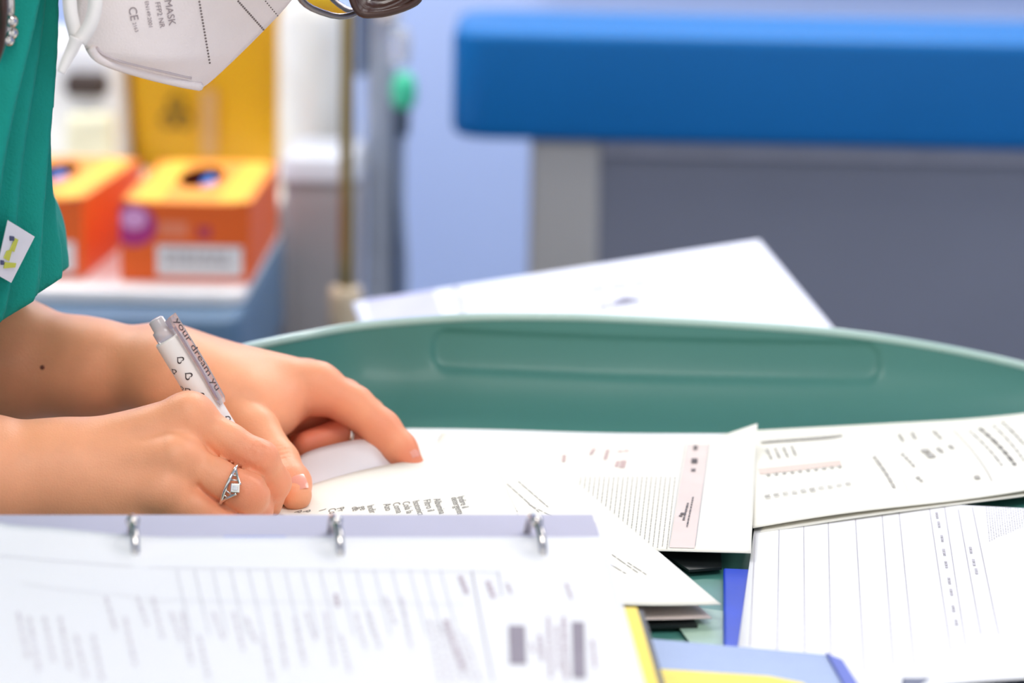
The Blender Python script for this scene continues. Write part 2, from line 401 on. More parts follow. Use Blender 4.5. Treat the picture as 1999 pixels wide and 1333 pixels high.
def yb(x):               # where the back wall of the tray meets its floor
    x = np.asarray(x, float)
    return .238+.10*np.clip(x-.08, 0, 1)-.9*np.clip(-x-.06, 0, 1)**1.0*np.clip((-x-.06)*10, 0, 1) + 0*x
rim_px = [(380, 712), (430, 694), (490, 677), (600, 655), (700, 638), (830, 626), (950, 620), (1100, 620), (1200, 623), (1400, 633), (1600, 647), (1750, 666), (1880, 689), (1999, 716), (2110, 748), (2190, 785)]
rim = []
for px, py in rim_px:
    x = (px-1000)/3550.; lean = .028
    p = at(px, py, Y=float(yb(x))+lean); rim.append(p)
rim = spline(rim, 12)
rim = [p for p in rim]
NV = 40
def wallpt(i_f, v):
    """point on the inner face of the wall: i_f index along the rim, v 0 floor .. 1 rim"""
    i = int(min(max(i_f, 0), len(rim)-1.001)); f = i_f-i
    T = rim[i]*(1-f)+rim[i+1]*f
    y0 = float(yb(T[0])); h = T[2]
    # concave profile: quarter-ellipse foot then nearly straight lean
    a = v
    y = y0+(T[1]-y0)*(1-(1-a)**1.0)*.6+(T[1]-y0)*.4*math.sin(a*math.pi/2)-.022*(1-a)**3
    z = h*(a**1.35)
    return np.array([T[0], y, z])
NU = len(rim)-1; SUB = 3
def sd_slot(px_, pz_, hx, hz, r):
    qx = abs(px_)-hx+r; qz = abs(pz_)-hz+r
    return math.hypot(max(qx, 0), max(qz, 0))+min(max(qx, qz), 0)-r
V, Fc = [], []
cols = NU*SUB+1
for i in range(cols):
    fi = i/SUB
    for j in range(NV*2+1):
        v = j/(NV*2); p = wallpt(fi, v)
        # raised handle panel pressed into the wall: long slot shape
        sx = p[0]-.083; zc = p[2]-(.0350-.02*sx)
        d = sd_slot(sx, zc, .128, .0105, .009)
        k = 1/(1+math.exp(max(-30, min(30, d/.0009))))
        p = p+np.array([0, .0024*k, -.0001*k]); V.append(p)
for i in range(cols-1):
    for j in range(NV*2): a = i*(NV*2+1)+j; Fc.append((a, a+NV*2+1, a+NV*2+2, a+1))
GT = empty('green_tray', (.08, .0, -.012), 'large green plastic tray with a high curved back rim under the papers', 'tray')
o = mesh('back_wall', V, Fc, TEAL, GT, True)
md = o.modifiers.new('s', 'SOLIDIFY'); md.thickness = .004; md.offset = 1 if False else -1
tube('rim_lip', [np.array(p)+np.array([0, .001, .0002]) for p in rim], .0025, mat('lip_highlight', (176, 204, 194), .2, .02, 4, coat=.4), GT, 12)  # lip paler than the tray: highlight along its top put into the colour
# floor of the tray follows the wall foot
xs = [p[0] for p in rim]
foot = [wallpt(i, 0) for i in range(0, len(rim), 4)]
P = [(q[0], q[1]) for q in foot]+[(.40, -.05), (.38, -.35), (.30, -.42), (-.14, -.42), (-.20, -.38), (-.205, .02)]
P = P[::-1]
V = [(x, y, 0) for x, y in P]+[(x, y, -.012) for x, y in P]; N = len(P)
mesh('tray_floor', V, [tuple(range(N)), tuple(range(2*N-1, N-1, -1))]+[(k, N+k, N+(k+1) % N, (k+1) % N) for k in range(N)], TEAL, GT)

# ================================================================== PAPERS
class Sheet:
    """a sheet on four world corners (near-left, near-right, far-right, far-left), with relief f(u,v) in metres"""
    def __init__(s, name, c, material, label, cat='paper', relief=None, nu=36, nv=36, thick=.0003, parent=None, group=None, warp=None):
        s.c = [np.array(p, float) for p in c]; s.rel = relief or (lambda u, v: 0); s.warp = warp
        V, Fc = [], []
        for i in range(nu+1):
            for j in range(nv+1): V.append(s.p(i/nu, j/nv))
        for i in range(nu):
            for j in range(nv): a = i*(nv+1)+j; Fc.append((a, a+nv+1, a+nv+2, a+1))
        s.o = mesh(name, V, Fc, material, parent, True)
        md = s.o.modifiers.new('s', 'SOLIDIFY'); md.thickness = thick; md.offset = -1
        if label: tag(s.o, label, cat, group)
    def p(s, u, v, e=0.0):
        a, b, c, d = s.c
        q = a*(1-u)*(1-v)+b*u*(1-v)+c*u*v+d*(1-u)*v
        q = q+np.array([0, 0, s.rel(u, v)+e])
        if s.warp: q = s.warp(q)
        return q
    def uv(s, px, py):
        """sheet coordinates of the spot seen at a pixel (Newton on the projection)"""
        u, v = .5, .5
        def pr(u, v):
            q = s.p(u, v)-CAM; t = q @ FW
            return np.array([IW/2+FPX*(q @ RT)/t-px, IH/2-FPX*(q @ UP)/t-py])
        for _ in range(14):
            f = pr(u, v); h = 1e-4
            J = np.array([(pr(u+h, v)-f)/h, (pr(u, v+h)-f)/h]).T
            try: du = np.linalg.solve(J, -f)
            except Exception: break
            n = np.linalg.norm(du); du *= min(1, .3/max(n, 1e-9)); u += du[0]; v += du[1]
        return u, v
    def in_(s, u, v): return -.001 <= u <= 1.001 and -.001 <= v <= 1.001
class Marks:
    def __init__(s, sh, e=.00025): s.sh = sh; s.V = []; s.F = []; s.e = e
    def quad_uv(s, Q):
        if all(s.sh.in_(*q) for q in Q):
            i = len(s.V); s.V += [s.sh.p(u, v, s.e) for u, v in Q]; s.F.append(tuple(range(i, i+len(Q))))
    def line(s, a, b, wd):
        """a, b in uv; wd in metres"""
        n = max(1, int(np.linalg.norm(np.array(s.sh.p(*b))-s.sh.p(*a))/.012))
        pa, pb = s.sh.p(*a), s.sh.p(*b); L = np.linalg.norm(pb-pa)+1e-9
        ulen = np.linalg.norm(s.sh.c[1]-s.sh.c[0]); vlen = np.linalg.norm(s.sh.c[3]-s.sh.c[0])
        d = np.array([(b[0]-a[0])*ulen, (b[1]-a[1])*vlen]); d /= np.linalg.norm(d)+1e-9; nx, ny = -d[1]*wd/2/ulen, d[0]*wd/2/vlen
        for k in range(n):
            t0, t1 = k/n, (k+1)/n
            A = (a[0]+(b[0]-a[0])*t0, a[1]+(b[1]-a[1])*t0); B = (a[0]+(b[0]-a[0])*t1, a[1]+(b[1]-a[1])*t1)
            s.quad_uv([(A[0]-nx, A[1]-ny), (B[0]-nx, B[1]-ny), (B[0]+nx, B[1]+ny), (A[0]+nx, A[1]+ny)])
    def pline(s, p0, p1, wd): s.line(s.sh.uv(*p0), s.sh.uv(*p1), wd)
    def words(s, p0, p1, wd, lo=.004, hi=.014, gap=.0022, fill=1.0):
        """a row of word-like dashes between two spots given as pixels"""
        a, b = np.array(s.sh.uv(*p0)), np.array(s.sh.uv(*p1)); L = np.linalg.norm(s.sh.p(*b)-s.sh.p(*a)); x = 0
        while x < L*fill:
            l = min(random.uniform(lo, hi), L-x)
            if l > .0005: s.line(tuple(a+(b-a)*x/L), tuple(a+(b-a)*(x+l)/L), wd)
            x += l+gap
    def text(s, body, p0, p1, size):
        """lettering starting at pixel p0, running towards pixel p1, size in metres"""
        a, b = np.array(s.sh.uv(*p0)), np.array(s.sh.uv(*p1))
        ulen = np.linalg.norm(s.sh.c[1]-s.sh.c[0]); vlen = np.linalg.norm(s.sh.c[3]-s.sh.c[0]); sc_ = np.array([ulen, vlen])
        d = (b-a)*sc_; d /= np.linalg.norm(d); n = np.array([-d[1], d[0]])
        V, Fc = text_geo(body, size); i = len(s.V)
        if not V: return
        pts = [a+(d*x+n*y)/sc_ for x, y, _ in V]
        if not all(s.sh.in_(*q) for q in pts): return
        s.V += [s.sh.p(q[0], q[1], s.e) for q in pts]; s.F += [tuple(i+k for k in f) for f in Fc]
    def done(s, name, material, kind='stuff'):
        if not s.V: return None
        o = mesh(name, s.V, s.F, material, s.sh.o)
        if kind: o['kind'] = kind
        return o

def wallwarp(q):
    y0 = float(yb(q[0]))-.016
    if q[1] > y0:
        e = q[1]-y0; a = min(e/.016, 1.15); q = np.array([q[0], y0+.014*math.sin(a)+max(0, e-.0184)*.35, q[2]+.014*(1-math.cos(a))+max(0, e-.0184)*.9])
    return q

# pile of sheets everything rests on
PILE = empty('paper_pile', (-.03, .1, 0), 'pile of loose sheets under the form being written on', 'paper pile')
for k in range(4):
    a = math.radians(random.uniform(-4, 4)); cx, cy = -.045+random.uniform(-.004, .004), .10+random.uniform(-.004, .004)
    c, s_ = math.cos(a), math.sin(a)
    V, Fc = [], []
    Q = [(cx+c*x-s_*y, cy+s_*x+c*y) for x, y in [(-.135, -.10), (.105, -.10), (.105, .10), (-.135, .10)]]
    z0 = .0006+k*.0009
    V = [(x, y, z0) for x, y in Q]+[(x, y, z0+.0008) for x, y in Q]
    mesh('sheet', V, [(3, 2, 1, 0), (4, 5, 6, 7), (0, 1, 5, 4), (1, 2, 6, 5), (2, 3, 7, 6), (3, 0, 4, 7)], CREAM if k % 2 else PAPER, PILE)

# G: long sheets whose far edges climb the wall of the tray
Sheet('sheet_of_paper', [(-.075, .11, .0046), (.155, .11, .0046), (.165, .212, .0046), (-.06, .209, .0046)], PAPER, 'white sheet curling up the tray wall behind the striped form', 'paper', relief=lambda u, v: .0004*math.sin(9*u), warp=wallwarp)

# blue clipboard under the ruled sheet
BB = empty('clipboard', (.24, -.13, 0), 'bright blue clipboard under the ruled white form', 'clipboard')
c0 = at(1412, 1262, z=.004); c1 = at(1412, 1113, z=.004)
e1 = nrm(c1-c0); e2 = np.array([e1[1], -e1[0], 0]); e1[2] = 0
PB = [c1, c1+e2*.235, c1+e2*.235-e1*.31, c1-e1*.31]
slabP = [(p[0], p[1]) for p in PB][::-1]
slab(slabP, .001, .0052, .0015, mat('clipboard_blue', (24, 62, 190), .3, .08, 40), 'board', BB)
# B ruled sheet
b0 = at(1441, 1262, z=.0062); b1 = at(1466, 1078, z=.0062); f1 = nrm(b1-b0); f1[2] = 0; f2 = np.array([f1[1], -f1[0], 0])
bl = b1-f1*.24; tl = b1+f1*.10
SB = Sheet('ruled_form', [bl, bl+f2*.297, tl+f2*.297, tl], PAPER, 'white ruled table form on the blue clipboard at the right', 'paper', relief=lambda u, v: .0004*math.sin(7*u+3*v))
mk = Marks(SB)
for (xa, ya, xb, yb_) in [(1474, 1040, 1464, 1262), (1521, 1034, 1517, 1270), (1569, 1028, 1571, 1275), (1617, 1020, 1622, 1282), (1670, 1014, 1687, 1310), (1722, 1006, 1744, 1300), (1755, 1000, 1785, 1300), (1814, 990, 1856, 1270), (1843, 984, 1885, 1260), (1868, 980, 1915, 1240), (1895, 976, 1950, 1240)]:
    mk.pline((xa, ya), (xb, yb_), .00045)
mk.done('column_rule', INKL)
mk = Marks(SB)
for k in range(14):
    t = k/13; mk.pline((1440, 1092+t*180), (1999, 1030+t*195), .0002)
mk.done('row_rule', mat('ink_faint', (208, 208, 210), .8))
mk = Marks(SB)
for (x, y) in [(1828, 1000), (1832, 1018), (1838, 1045), (1842, 1072), (1846, 1096), (1852, 1128), (1856, 1150), (1860, 1182), (1866, 1210), (1894, 1068), (1900, 1092), (1905, 1110)]:
    mk.words((x, y), (x+2, y+13), .0013, .002, .005, .001)
for k in range(16): mk.words((1925+4.6*k, 990-1*k), (1932+4.6*k, 1058-2*k), .0004, .001, .004, .0012)
mk.done('printed_text', INKL)

# C cream booklet at the back right, two leaves
cb = [at(1470, 1030, z=.0086), at(2120, 938, z=.0086)]
cf = [np.array([.375, float(yb(.375))+.006, .0075]), np.array([.125, float(yb(.125))-.034, .0060])]
rel_c = lambda u, v: .0009*math.sin(math.pi*u*2.2)*(1-v)+.0012*v
Sheet('cream_form', [cb[0]+np.array([.001, -.002, -.0022]), cb[1]+np.array([0, -.002, -.0022]), cf[0]-np.array([0, 0, .0012]), cf[1]-np.array([0, 0, .0012])], CREAM, 'lower leaf of the cream booklet at the back right', 'paper', relief=lambda u, v: .0007*math.sin(math.pi*u*1.7)*(1-v), warp=wallwarp)
SC = Sheet('cream_form', [cb[0], cb[1], cf[0], cf[1]], CREAM, 'upper cream printed leaf at the back right, bending up the tray wall', 'paper', relief=rel_c, warp=wallwarp)
mk = Marks(SC); PINK = mat('print_band_rose', (216, 196, 184), .75)
mk.pline((1482, 921), (1642, 904), .012); mk.done('rose_band', PINK, None)
mk = Marks(SC, .0007)
for k in range(10):
    mk.words((1497+k*15.5, 929-k*1.8), (1503+k*15.5, 928-k*1.8), .0035, .002, .003); mk.words((1497+k*17.5, 968-k*2.7), (1500+k*17.5, 974-k*2.7), .003, .001, .0018)
    mk.words((1495+k*15, 862-k*1.2), (1501+k*15, 866-k*1.2), .006, .003, .005)
for k in range(4): mk.words((1497+k*16, 878-k*2), (1506+k*16, 897-k*2), .0012)
mk.words((1706, 892), (1746, 953), .0016); mk.words((1755, 849), (1763, 862), .0016); mk.words((1780, 845), (1787, 858), .0016); mk.words((1760, 886), (1785, 912), .0013)
mk.words((1803, 878), (1822, 895), .0040); mk.words((1830, 875), (1840, 884), .002); mk.words((1853, 870), (1862, 878), .002); mk.words((1822, 842), (1838, 858), .0016)
mk.words((1905, 930), (1910, 936), .003); mk.words((1790, 932), (1800, 941), .002)
mk.done('printed_text', mat('ink_mid', (168, 164, 156), .8))
mk = Marks(SC); mk.words((1892, 841), (1958, 912), .0009); mk.words((1912, 836), (1982, 909), .0022); mk.words((1938, 830), (1999, 900), .0009); mk.words((1956, 824), (1999, 868), .0013)
mk.pline((1860, 840), (1937, 940), .0004); mk.pline((1710, 850), (1777, 972), .00015); mk.done('small_print', mat('ink_dark_brown', (110, 106, 100), .8))

# D striped form in the middle
d0 = at(1466, 1079, z=.0100); d1 = at(1477, 858, z=.0095)
dl = at(862, 844, z=.0060); db = dl-(d1-d0)*.98
def rel_d(u, v):
    return .009*max(0, u-.86)/.14*max(0, v-.80)/.2 - .0006*math.sin(math.pi*u)*(1-v)
SDm = Sheet('striped_form', [db, d0, d1, dl], CREAM, 'cream printed form with a pinkish stripe, its back right corner lifted', 'paper', relief=rel_d, nu=48, nv=36)
mk = Marks(SDm); mk.pline((1362, 868), (1329, 1086), .0115); mk.done('rose_stripe', mat('print_stripe', (216, 200, 194), .75), None)
mk = Marks(SDm, .0006); mk.pline((1385, 866), (1355, 1084), .0003); mk.pline((1337, 866), (1303, 1086), .0003)
mk.done('stripe_rule', INKL)
mk = Marks(SDm)
for k in range(21):
    x0 = 1318-k*9.2; mk.words((x0, 931), (x0-.118*(1090-931)*.93, 931+150), .00045, .002, .007, .001)
mk.done('printed_text', mat('ink_mid', (168, 164, 156), .8))
mk = Marks(SDm, .0007)
for (x, y, x2, y2, wd) in [(1358, 872, 1357, 880, .003), (1356, 897, 1355, 906, .004), (1354, 917, 1353, 922, .003), (1353, 972, 1341, 1030, .0009), (1343, 984, 1334, 1018, .0012), (1333, 1003, 1328, 1010, .0022)]: mk.words((x, y), (x2, y2), wd*.8, .0015, .005, .0016)
mk.done('stamp_print', mat('ink_stamp', (96, 90, 92), .8))
mk = Marks(SDm)
for (x, y, x2, y2, wd) in [(1160, 876, 1153, 888, .002), (1187, 878, 1181, 898, .002), (1206, 882, 1228, 880, .003), (1218, 899, 1214, 914, .003), (1207, 900, 1203, 912, .002), (1102, 888, 1100, 902, .002), (1018, 864, 1038, 862, .002)]: mk.words((x, y), (x2, y2), wd, .002, .005, .001)
mk.done('table_heading', INKR)

# E diagonal sheets
e0 = at(1407, 1179, z=.0100); e1_ = at(1112, 925, z=.0100); dE = nrm(e1_-e0); dE[2] = 0; nE = np.array([-dE[1], dE[0], 0]); nE = nE if nE[0] < 0 else -nE
EL = .297; EW = .205
far = e0+dE*EL*.97; far[2] = .0085; e0b = e0.copy()
def rel_e(u, v): return -.006*max(0, (u-.55)/.45)**2*max(0, 1-v*3.2)*0+.003*math.sin(math.pi*min(1, v*1.2))*u*0+.0035*math.exp(-((u-.62)/.16)**2)*max(0, 1-v*4)
under0 = at(1390, 1206, z=.0048)
SE2 = Sheet('under_sheet', [under0+nE*.15+np.array([0, .012, .001]), under0, under0+dE*.10, under0+nE*.15+dE*.10], mat('paper_rose', (212, 196, 188), .7, .02), 'pinkish sheet peeking out below the cream diagonal page', 'paper', relief=lambda u, v: .002*math.exp(-((u-.6)/.2)**2)*max(0, 1-v*4))
SE = Sheet('diagonal_page', [e0+nE*EW+np.array([0, .012, .006]), e0, far, far+nE*EW], CREAM, 'cream printed page lying diagonally with its corner pointing at the blue clipboard', 'paper', relief=rel_e, nu=40, nv=40)
mk = Marks(SE)
for k, (x0, y0, x1, y1) in enumerate([(972, 935, 990, 968), (990, 945, 1052, 1000), (1012, 940, 1070, 990), (985, 962, 1010, 1000), (1032, 985, 1100, 1020), (1195, 1083, 1245, 1118), (1192, 1102, 1222, 1120), (1225, 1098, 1262, 1122)]):
    mk.words((x0, y0), (x1, y1), .0006, .004, .012, .0015)
mk.done('printed_text', mat('ink_mid', (168, 164, 156), .8))
mk = Marks(SE); mk.words((968, 934), (973, 937), .0022, .003, .004); mk.done('bullet_mark', INK)

# F page under the pen and the lifted leaf behind it
zf = .0155
f_fr = at(958, 886, z=.0135); f_nr = at(1030, 1045, z=.0115); f_fl = at(540, 968, z=.0108); f_nl = f_fl+(f_nr-f_fr)*1.05
def rel_f(u, v): return .0050*math.sin(math.pi*min(1, u*1.02))*v**3
SF = Sheet('written_page', [f_nl, f_nr, f_fr, f_fl], CREAM, 'cream page with rows of words under the writing hand', 'paper', relief=rel_f, nu=40, nv=30)
mk = Marks(SF)
rows = [('Indire il', 893, 970), ('detergente', 880, 972), ('Albumina', 846, 975), ('Filtro il', 826, 977), ('Isotonica', 805, 979), ('Cola la', 785, 981), ('Coma', 766, 983), ('Azo', 748, 985), ('Indir', 716, 988), ('ge', 701, 990), ('de', 686, 991), ('Pr', 657, 993), ('Co', 640, 995), ('I', 622, 997), ('P', 591, 999), ('P', 574, 1000)]
for b_, x, y in rows: mk.text(b_, (x, y), (x+8, y+20), .0062)
mk.done('printed_words', mat('ink_grey2', (124, 120, 114), .8))
# leaf held up between thumb and finger
lf = [at(570, 960, z=.0112), at(790, 925, z=.0112)]
tp = spline([at(566, 905, Y=.088), at(600, 882, Y=.094), at(650, 867, Y=.099), at(700, 858, Y=.103), at(735, 862, Y=.106), at(760, 885, Y=.108), at(778, 905, Y=.108)], 5)
V, Fc = [], []; n = len(tp); mrows = 8
for i, q in enumerate(tp):
    t = i/(n-1); b_ = lf[0]*(1-t)+lf[1]*t; b_ = b_+np.array([0, -.004, 0])
    for j in range(mrows+1):
        k = j/mrows; p = b_*(1-k)+q*k; p = p+np.array([0, -.004*math.sin(math.pi*k), 0]); V.append(p)
for i in range(n-1):
    for j in range(mrows): a = i*(mrows+1)+j; Fc.append((a, a+mrows+1, a+mrows+2, a+1))
LF = mesh('lifted_leaf', V, Fc, mat('paper_lilac', (226, 218, 218), .75, .01), None, True)
tag(LF, 'pale greyish leaf lifted up between the thumb and the bent fingers', 'paper')
md = LF.modifiers.new('s', 'SOLIDIFY'); md.thickness = .0003

# lower right: plastic wallet, grey folder, loose sheet
w0 = at(1235, 1249, z=.011); w1 = at(1612, 1283, z=.011); w1b = at(1640, 1289, z=.011)
dn = np.array([.012, -.16, 0])
WL = empty('plastic_wallet', tuple(w0), 'grey-blue clear wallet with a yellow insert and blue edge at the bottom', 'folder')
def plate(name, Q, th, material, parent):
    Q = [np.array(q) for q in Q]; up = np.array([0, 0, th]); V = Q+[q+up for q in Q]; n = len(Q)
    return mesh(name, V, [tuple(range(n))[::-1], tuple(range(n, 2*n))]+[(k, (k+1) % n, n+(k+1) % n, n+k) for k in range(n)], material, parent)
plate('cover', [w0+dn, w1+dn, w1, w0], .0012, mat('wallet_grey', (150, 166, 196), .25, .12, 14), WL)
plate('spine', [w1+dn, w1b+dn+np.array([.003, 0, 0]), w1b+np.array([.0, -.006, 0]), w1b-np.array([.004, .001, 0]), w1], .0026, mat('wallet_blue', (62, 82, 180), .3), WL)
y0_ = at(1283, 1308, z=.0125); y1_ = at(1500, 1322, z=.0125); y2_ = at(1570, 1336, z=.0125)
plate('insert', [y0_+dn*.8, y2_+dn*.8, y2_, y1_, y0_], .0006, mat('insert_yellow', (246, 220, 70), .5), WL)
WL2 = [at(1795, 1340, z=.018), at(2180, 1318, z=.018), at(2180, 1240, z=.0075), at(1905, 1246, z=.0075)]
Sheet('loose_sheet', WL2, PAPER, 'blank white sheet with a raised near edge at the bottom right', 'paper', relief=lambda u, v: .001*math.sin(3*u))
GF = at(1760, 1342, z=.007)
fo = plate('grey_folder', [GF+np.array([0, -.10, 0]), GF+np.array([.2, -.10, 0]), GF+np.array([.2, .012, 0]), GF], .004, mat('folder_slate', (88, 94, 118), .5), None); tag(fo, 'slate grey folder under the loose sheet at the bottom right', 'folder')
# greenish clear sheet and dark folder in the gap
g0 = at(1262, 1215, z=.0012)
fo = plate('clear_sheet', [at(1360, 1275, z=.0012), at(1420, 1275, z=.0012), at(1412, 1195, z=.0012), at(1290, 1178, z=.0012)], .0006, mat('clear_green', (150, 178, 158), .3), None); tag(fo, 'translucent pale green plastic sheet in the gap left of the clipboard', 'plastic sheet')
fo = plate('dark_folder', [at(1225, 1228, z=.0022), at(1362, 1226, z=.0018), at(1310, 1150, z=.0018), at(1200, 1150, z=.0022)], .0015, mat('folder_shadow_black', (26, 30, 30), .4), None); tag(fo, 'black folder edge in the gap right of the binder', 'folder')

k0, k1 = at(1345, 1117, z=.0024), at(1409, 1112, z=.0024)  # black card laid in as the deep shadow under the striped form
fo = plate('shadow_card', [k0, k1, k1+np.array([.004, .07, 0]), k0+np.array([-.03, .07, 0])], .0012, mat('folder_shadow_black', (26, 30, 30), .4), None); tag(fo, 'black card added as the shadow under the striped form, beside the top of the clipboard', 'card')
# white form on the side table behind the tray
p1 = at(688, 590, t=1.73); p2 = at(1482, 468, t=1.775); p3 = at(1660, 680, t=1.585); p4 = p1+(p3-p2)
FRM = Sheet('propped_form', [p4, p3, p2, p1], mat('paper_cool', (232, 234, 246), .6, .01), 'white form propped on the side table behind the green tray', 'paper', thick=.004)
mk = Marks(FRM, .0006); mk.pline((780, 577), (800, 640), .050); mk.done('lilac_margin', mat('print_lilac_margin', (196, 196, 226), .7), None)
mk = Marks(FRM, .0006); mk.words((1130, 570), (1280, 548), .006); mk.words((1170, 600), (1250, 585), .008); mk.words((1210, 590), (1235, 583), .014); mk.done('printed_text', mat('ink_lilac', (160, 158, 175), .8))
mk = Marks(FRM, .0006); mk.pline((1418, 488), (1500, 618), .002); mk.pline((888, 560), (905, 615), .0025); mk.pline((900, 585), (1440, 500), .0012); mk.done('frame_rule', mat('ink_lilac', (160, 158, 175), .8))
box('wedge', (-.06, .50, -.055), (.15, .64, -.030), mat('side_table_grey', (120, 122, 128), .5), SD)

# ================================================================== RING BINDER
YAW = math.radians(4.3)
BU = np.array([math.cos(YAW), math.sin(YAW), 0]); BVh = np.array([math.sin(YAW), -math.cos(YAW), 0])
SL = math.radians(5.0); BV = BVh*math.cos(SL)+np.array([0, 0, -math.sin(SL)]); BN = np.cross(BU, -BV); BN = BN if BN[2] > 0 else -BN
R3 = at(1049, 1086, t=.962)
def bp(u, v, w=0): return R3+BU*u+BV*v+BN*w        # u along rings, v toward the reader, w up from the page
BI = empty('ring_binder', tuple(bp(-.12, .1, -.04)), 'open four-ring binder full of white forms in the foreground', 'binder')
def bbox_(name, u0, u1, v0, v1, w0, w1, material, parent=BI):
    V = [bp(u, v, w_) for w_ in (w0, w1) for u, v in ((u0, v0), (u1, v0), (u1, v1), (u0, v1))]
    return mesh(name, V, [(0, 1, 2, 3), (7, 6, 5, 4), (0, 4, 5, 1), (1, 5, 6, 2), (2, 6, 7, 3), (3, 7, 4, 0)], material, parent)
UR = .0265
bbox_('cover', -.285, UR+.0155, .010, .24, -.0215, -.0190, BLACK)
bbox_('divider', -.280, UR+.0125, .0125, .225, -.0175, -.0165, mat('divider_yellow', (246, 216, 56), .5))
bbox_('spine', -.285, UR-.006, -.050, -.0465, -.0215, -.010, BLACK)
for u in (-.24, -.16, -.08, 0.0): pass
# lower pages, each leaf a little stepped at its right end
for k in range(11):
    t = k/10; v0 = -.044+.0035*math.sin(k*1.7)+.003*t; uo = .0035*math.cos(k*2.3)
    bbox_('page', -.27, UR+.001+.004*(1-t)+uo*.5, v0, .20, -.0160+.0152*t, -.0160+.0152*t+.0009, mat('page_shaded', (186, 184, 202), .75, .02) if k > 8 else PAPER)  # uppermost leaves darker: shade behind the top page's edge put into the colour
# coloured smudges of print at the far margin of the lower pages
def mark_b(name, u0, u1, v0, v1, w_, material):
    mesh(name, [bp(u0, v0, w_), bp(u1, v0, w_), bp(u1, v1, w_), bp(u0, v1, w_)], [(0, 1, 2, 3)], material, BI)
SM1 = mat('smudge_grey', (120, 122, 140), .8); SM2 = mat('smudge_blue', (150, 160, 215), .8)
for (ua, ub, va, vb, mm) in [(-.125, -.10, -.021, -.014, SM2), (-.128, -.122, -.018, -.015, SM1), (-.09, -.084, -.012, -.008, SM1), (-.07, -.058, -.0105, -.0065, SM1), (-.02, -.011, -.009, -.006, SM1)]: mark_b('margin_print', ua, ub, va, vb, .0004, mm)
# upper page, arching up at its ring edge
def rel_pg(u, v):      # u,v in 0..1 ; v=0 ring edge ; lifts toward the left end
    L = max(0, (.42-u)/.42)
    return .0014+.0030*math.exp(-v*9)+.021*L**1.6*math.exp(-v*2.2) - .0018*math.exp(-((u-.20)/.05)**2)*math.exp(-v*14)
class BPage(Sheet):
    pass
c_ = [bp(-.2685, .195), bp(UR+.0015, .195), bp(UR+.0, -.0095), bp(-.2685, -.0095)]
PG = Sheet('top_page', c_, PAPER, None, relief=lambda u, v: rel_pg(u, 1-v), nu=70, nv=40, parent=BI)
mk = Marks(PG)
for k, x in enumerate([345, 380, 415, 450, 485, 520, 556, 590, 625, 660, 695, 730, 765, 800, 830, 860]): mk.pline((x, 1112), (x+24+x*.012, 1240), .0004)
mk.pline((290, 1108), (975, 1118), .0004); mk.pline((0, 1085), (260, 1106), .0004); mk.pline((280, 1172), (905, 1180), .0003); mk.pline((40, 1140), (260, 1165), .0003)
mk.done('table_rule', mat('ink_faint2', (204, 202, 208), .8))
mk = Marks(PG); mk.pline((921, 1115), (962, 1330), .0006); mk.pline((972, 1116), (980, 1165), .0004); mk.done('column_rule', INKL)
mk = Marks(PG)
for k in range(26):
    x = 30+k*30+random.uniform(-6, 6); y0 = random.choice([1165, 1195, 1205, 1240]); mk.words((x, y0), (x+20, y0+random.uniform(50, 110)), .0013, .003, .012, .002)
for k in range(6): mk.words((838+k*14, 1210+6*k), (860+k*16, 1333), .0012, .001, .005, .0022)
mk.done('handwriting', mat('ink_faint3', (212, 207, 212), .8))
mk = Marks(PG)
for (x, y, x2, y2, wd) in [(952, 1135, 964, 1168, .002), (990, 1140, 998, 1160, .0014), (1105, 1140, 1116, 1170, .0012), (870, 1210, 905, 1310, .002), (898, 1125, 912, 1160, .002), (655, 1160, 660, 1185, .0016)]: mk.words((x, y), (x2, y2), wd, .001, .006, .001)
for (x, y0, y1, wd) in [(1036, 1255, 1275, .001), (1053, 1240, 1290, .0016), (1070, 1205, 1325, .0012), (1086, 1222, 1310, .001), (1100, 1205, 1328, .0016), (1156, 1250, 1305, .0012)]: mk.words((x, y0), (x+6, y1), wd, .001, .008, .001)
mk.done('printed_text', mat('ink_rosegrey', (190, 176, 184), .8))
for (x0, x1, y0, y1) in [(993, 1024, 1222, 1297), (1116, 1140, 1215, 1325)]:
    mk = Marks(PG); mk.pline(((x0+x1)/2, y0), ((x0+x1)/2+3, y1), (x1-x0)/5150.); mk.done('grey_block', mat('ink_block', (150, 142, 152), .8), None)
# rings
for k in range(4):
    u = -.08*k; pts = []
    for i in range(40):
        a = 2*math.pi*i/40; rr = .0150
        q = bp(u, -.0100+rr*1.05*math.cos(a), -.0035+rr*math.sin(a)); q = q+BU*(.0022*math.cos(a)); pts.append(q)
    r_ = tube('ring', pts, .0017, CHROME, BI, 12, True)
    V, Fc = [], []
    bmk = bmesh.new(); bmesh.ops.create_uvsphere(bmk, u_segments=14, v_segments=10, radius=.0028)
    c = bp(u, -.0085, .0115)
    for v in bmk.verts: v.co = v.co+Vector(c)
    from_bm('ring_joint', bmk, CHROME, r_, True)
bbox_('ring_plate', -.25, .01, -.03, -.012, -.0188, -.0172, STEEL)
q_ = [bp(-.285, -.05), bp(UR-.006, -.05), bp(UR-.006, .235), bp(-.285, .235)]
V = [(p[0], p[1], .0006) for p in q_]+[(p[0], p[1], z_) for p, z_ in zip(q_, (.024, .024, .0040, .0040))]
mesh('lower_wedge', V, [(0, 3, 2, 1), (4, 5, 6, 7), (0, 1, 5, 4), (1, 2, 6, 5), (2, 3, 7, 6), (3, 0, 4, 7)], BLACK, BI)

# ================================================================== PERSON
from mathutils.bvhtree import BVHTree
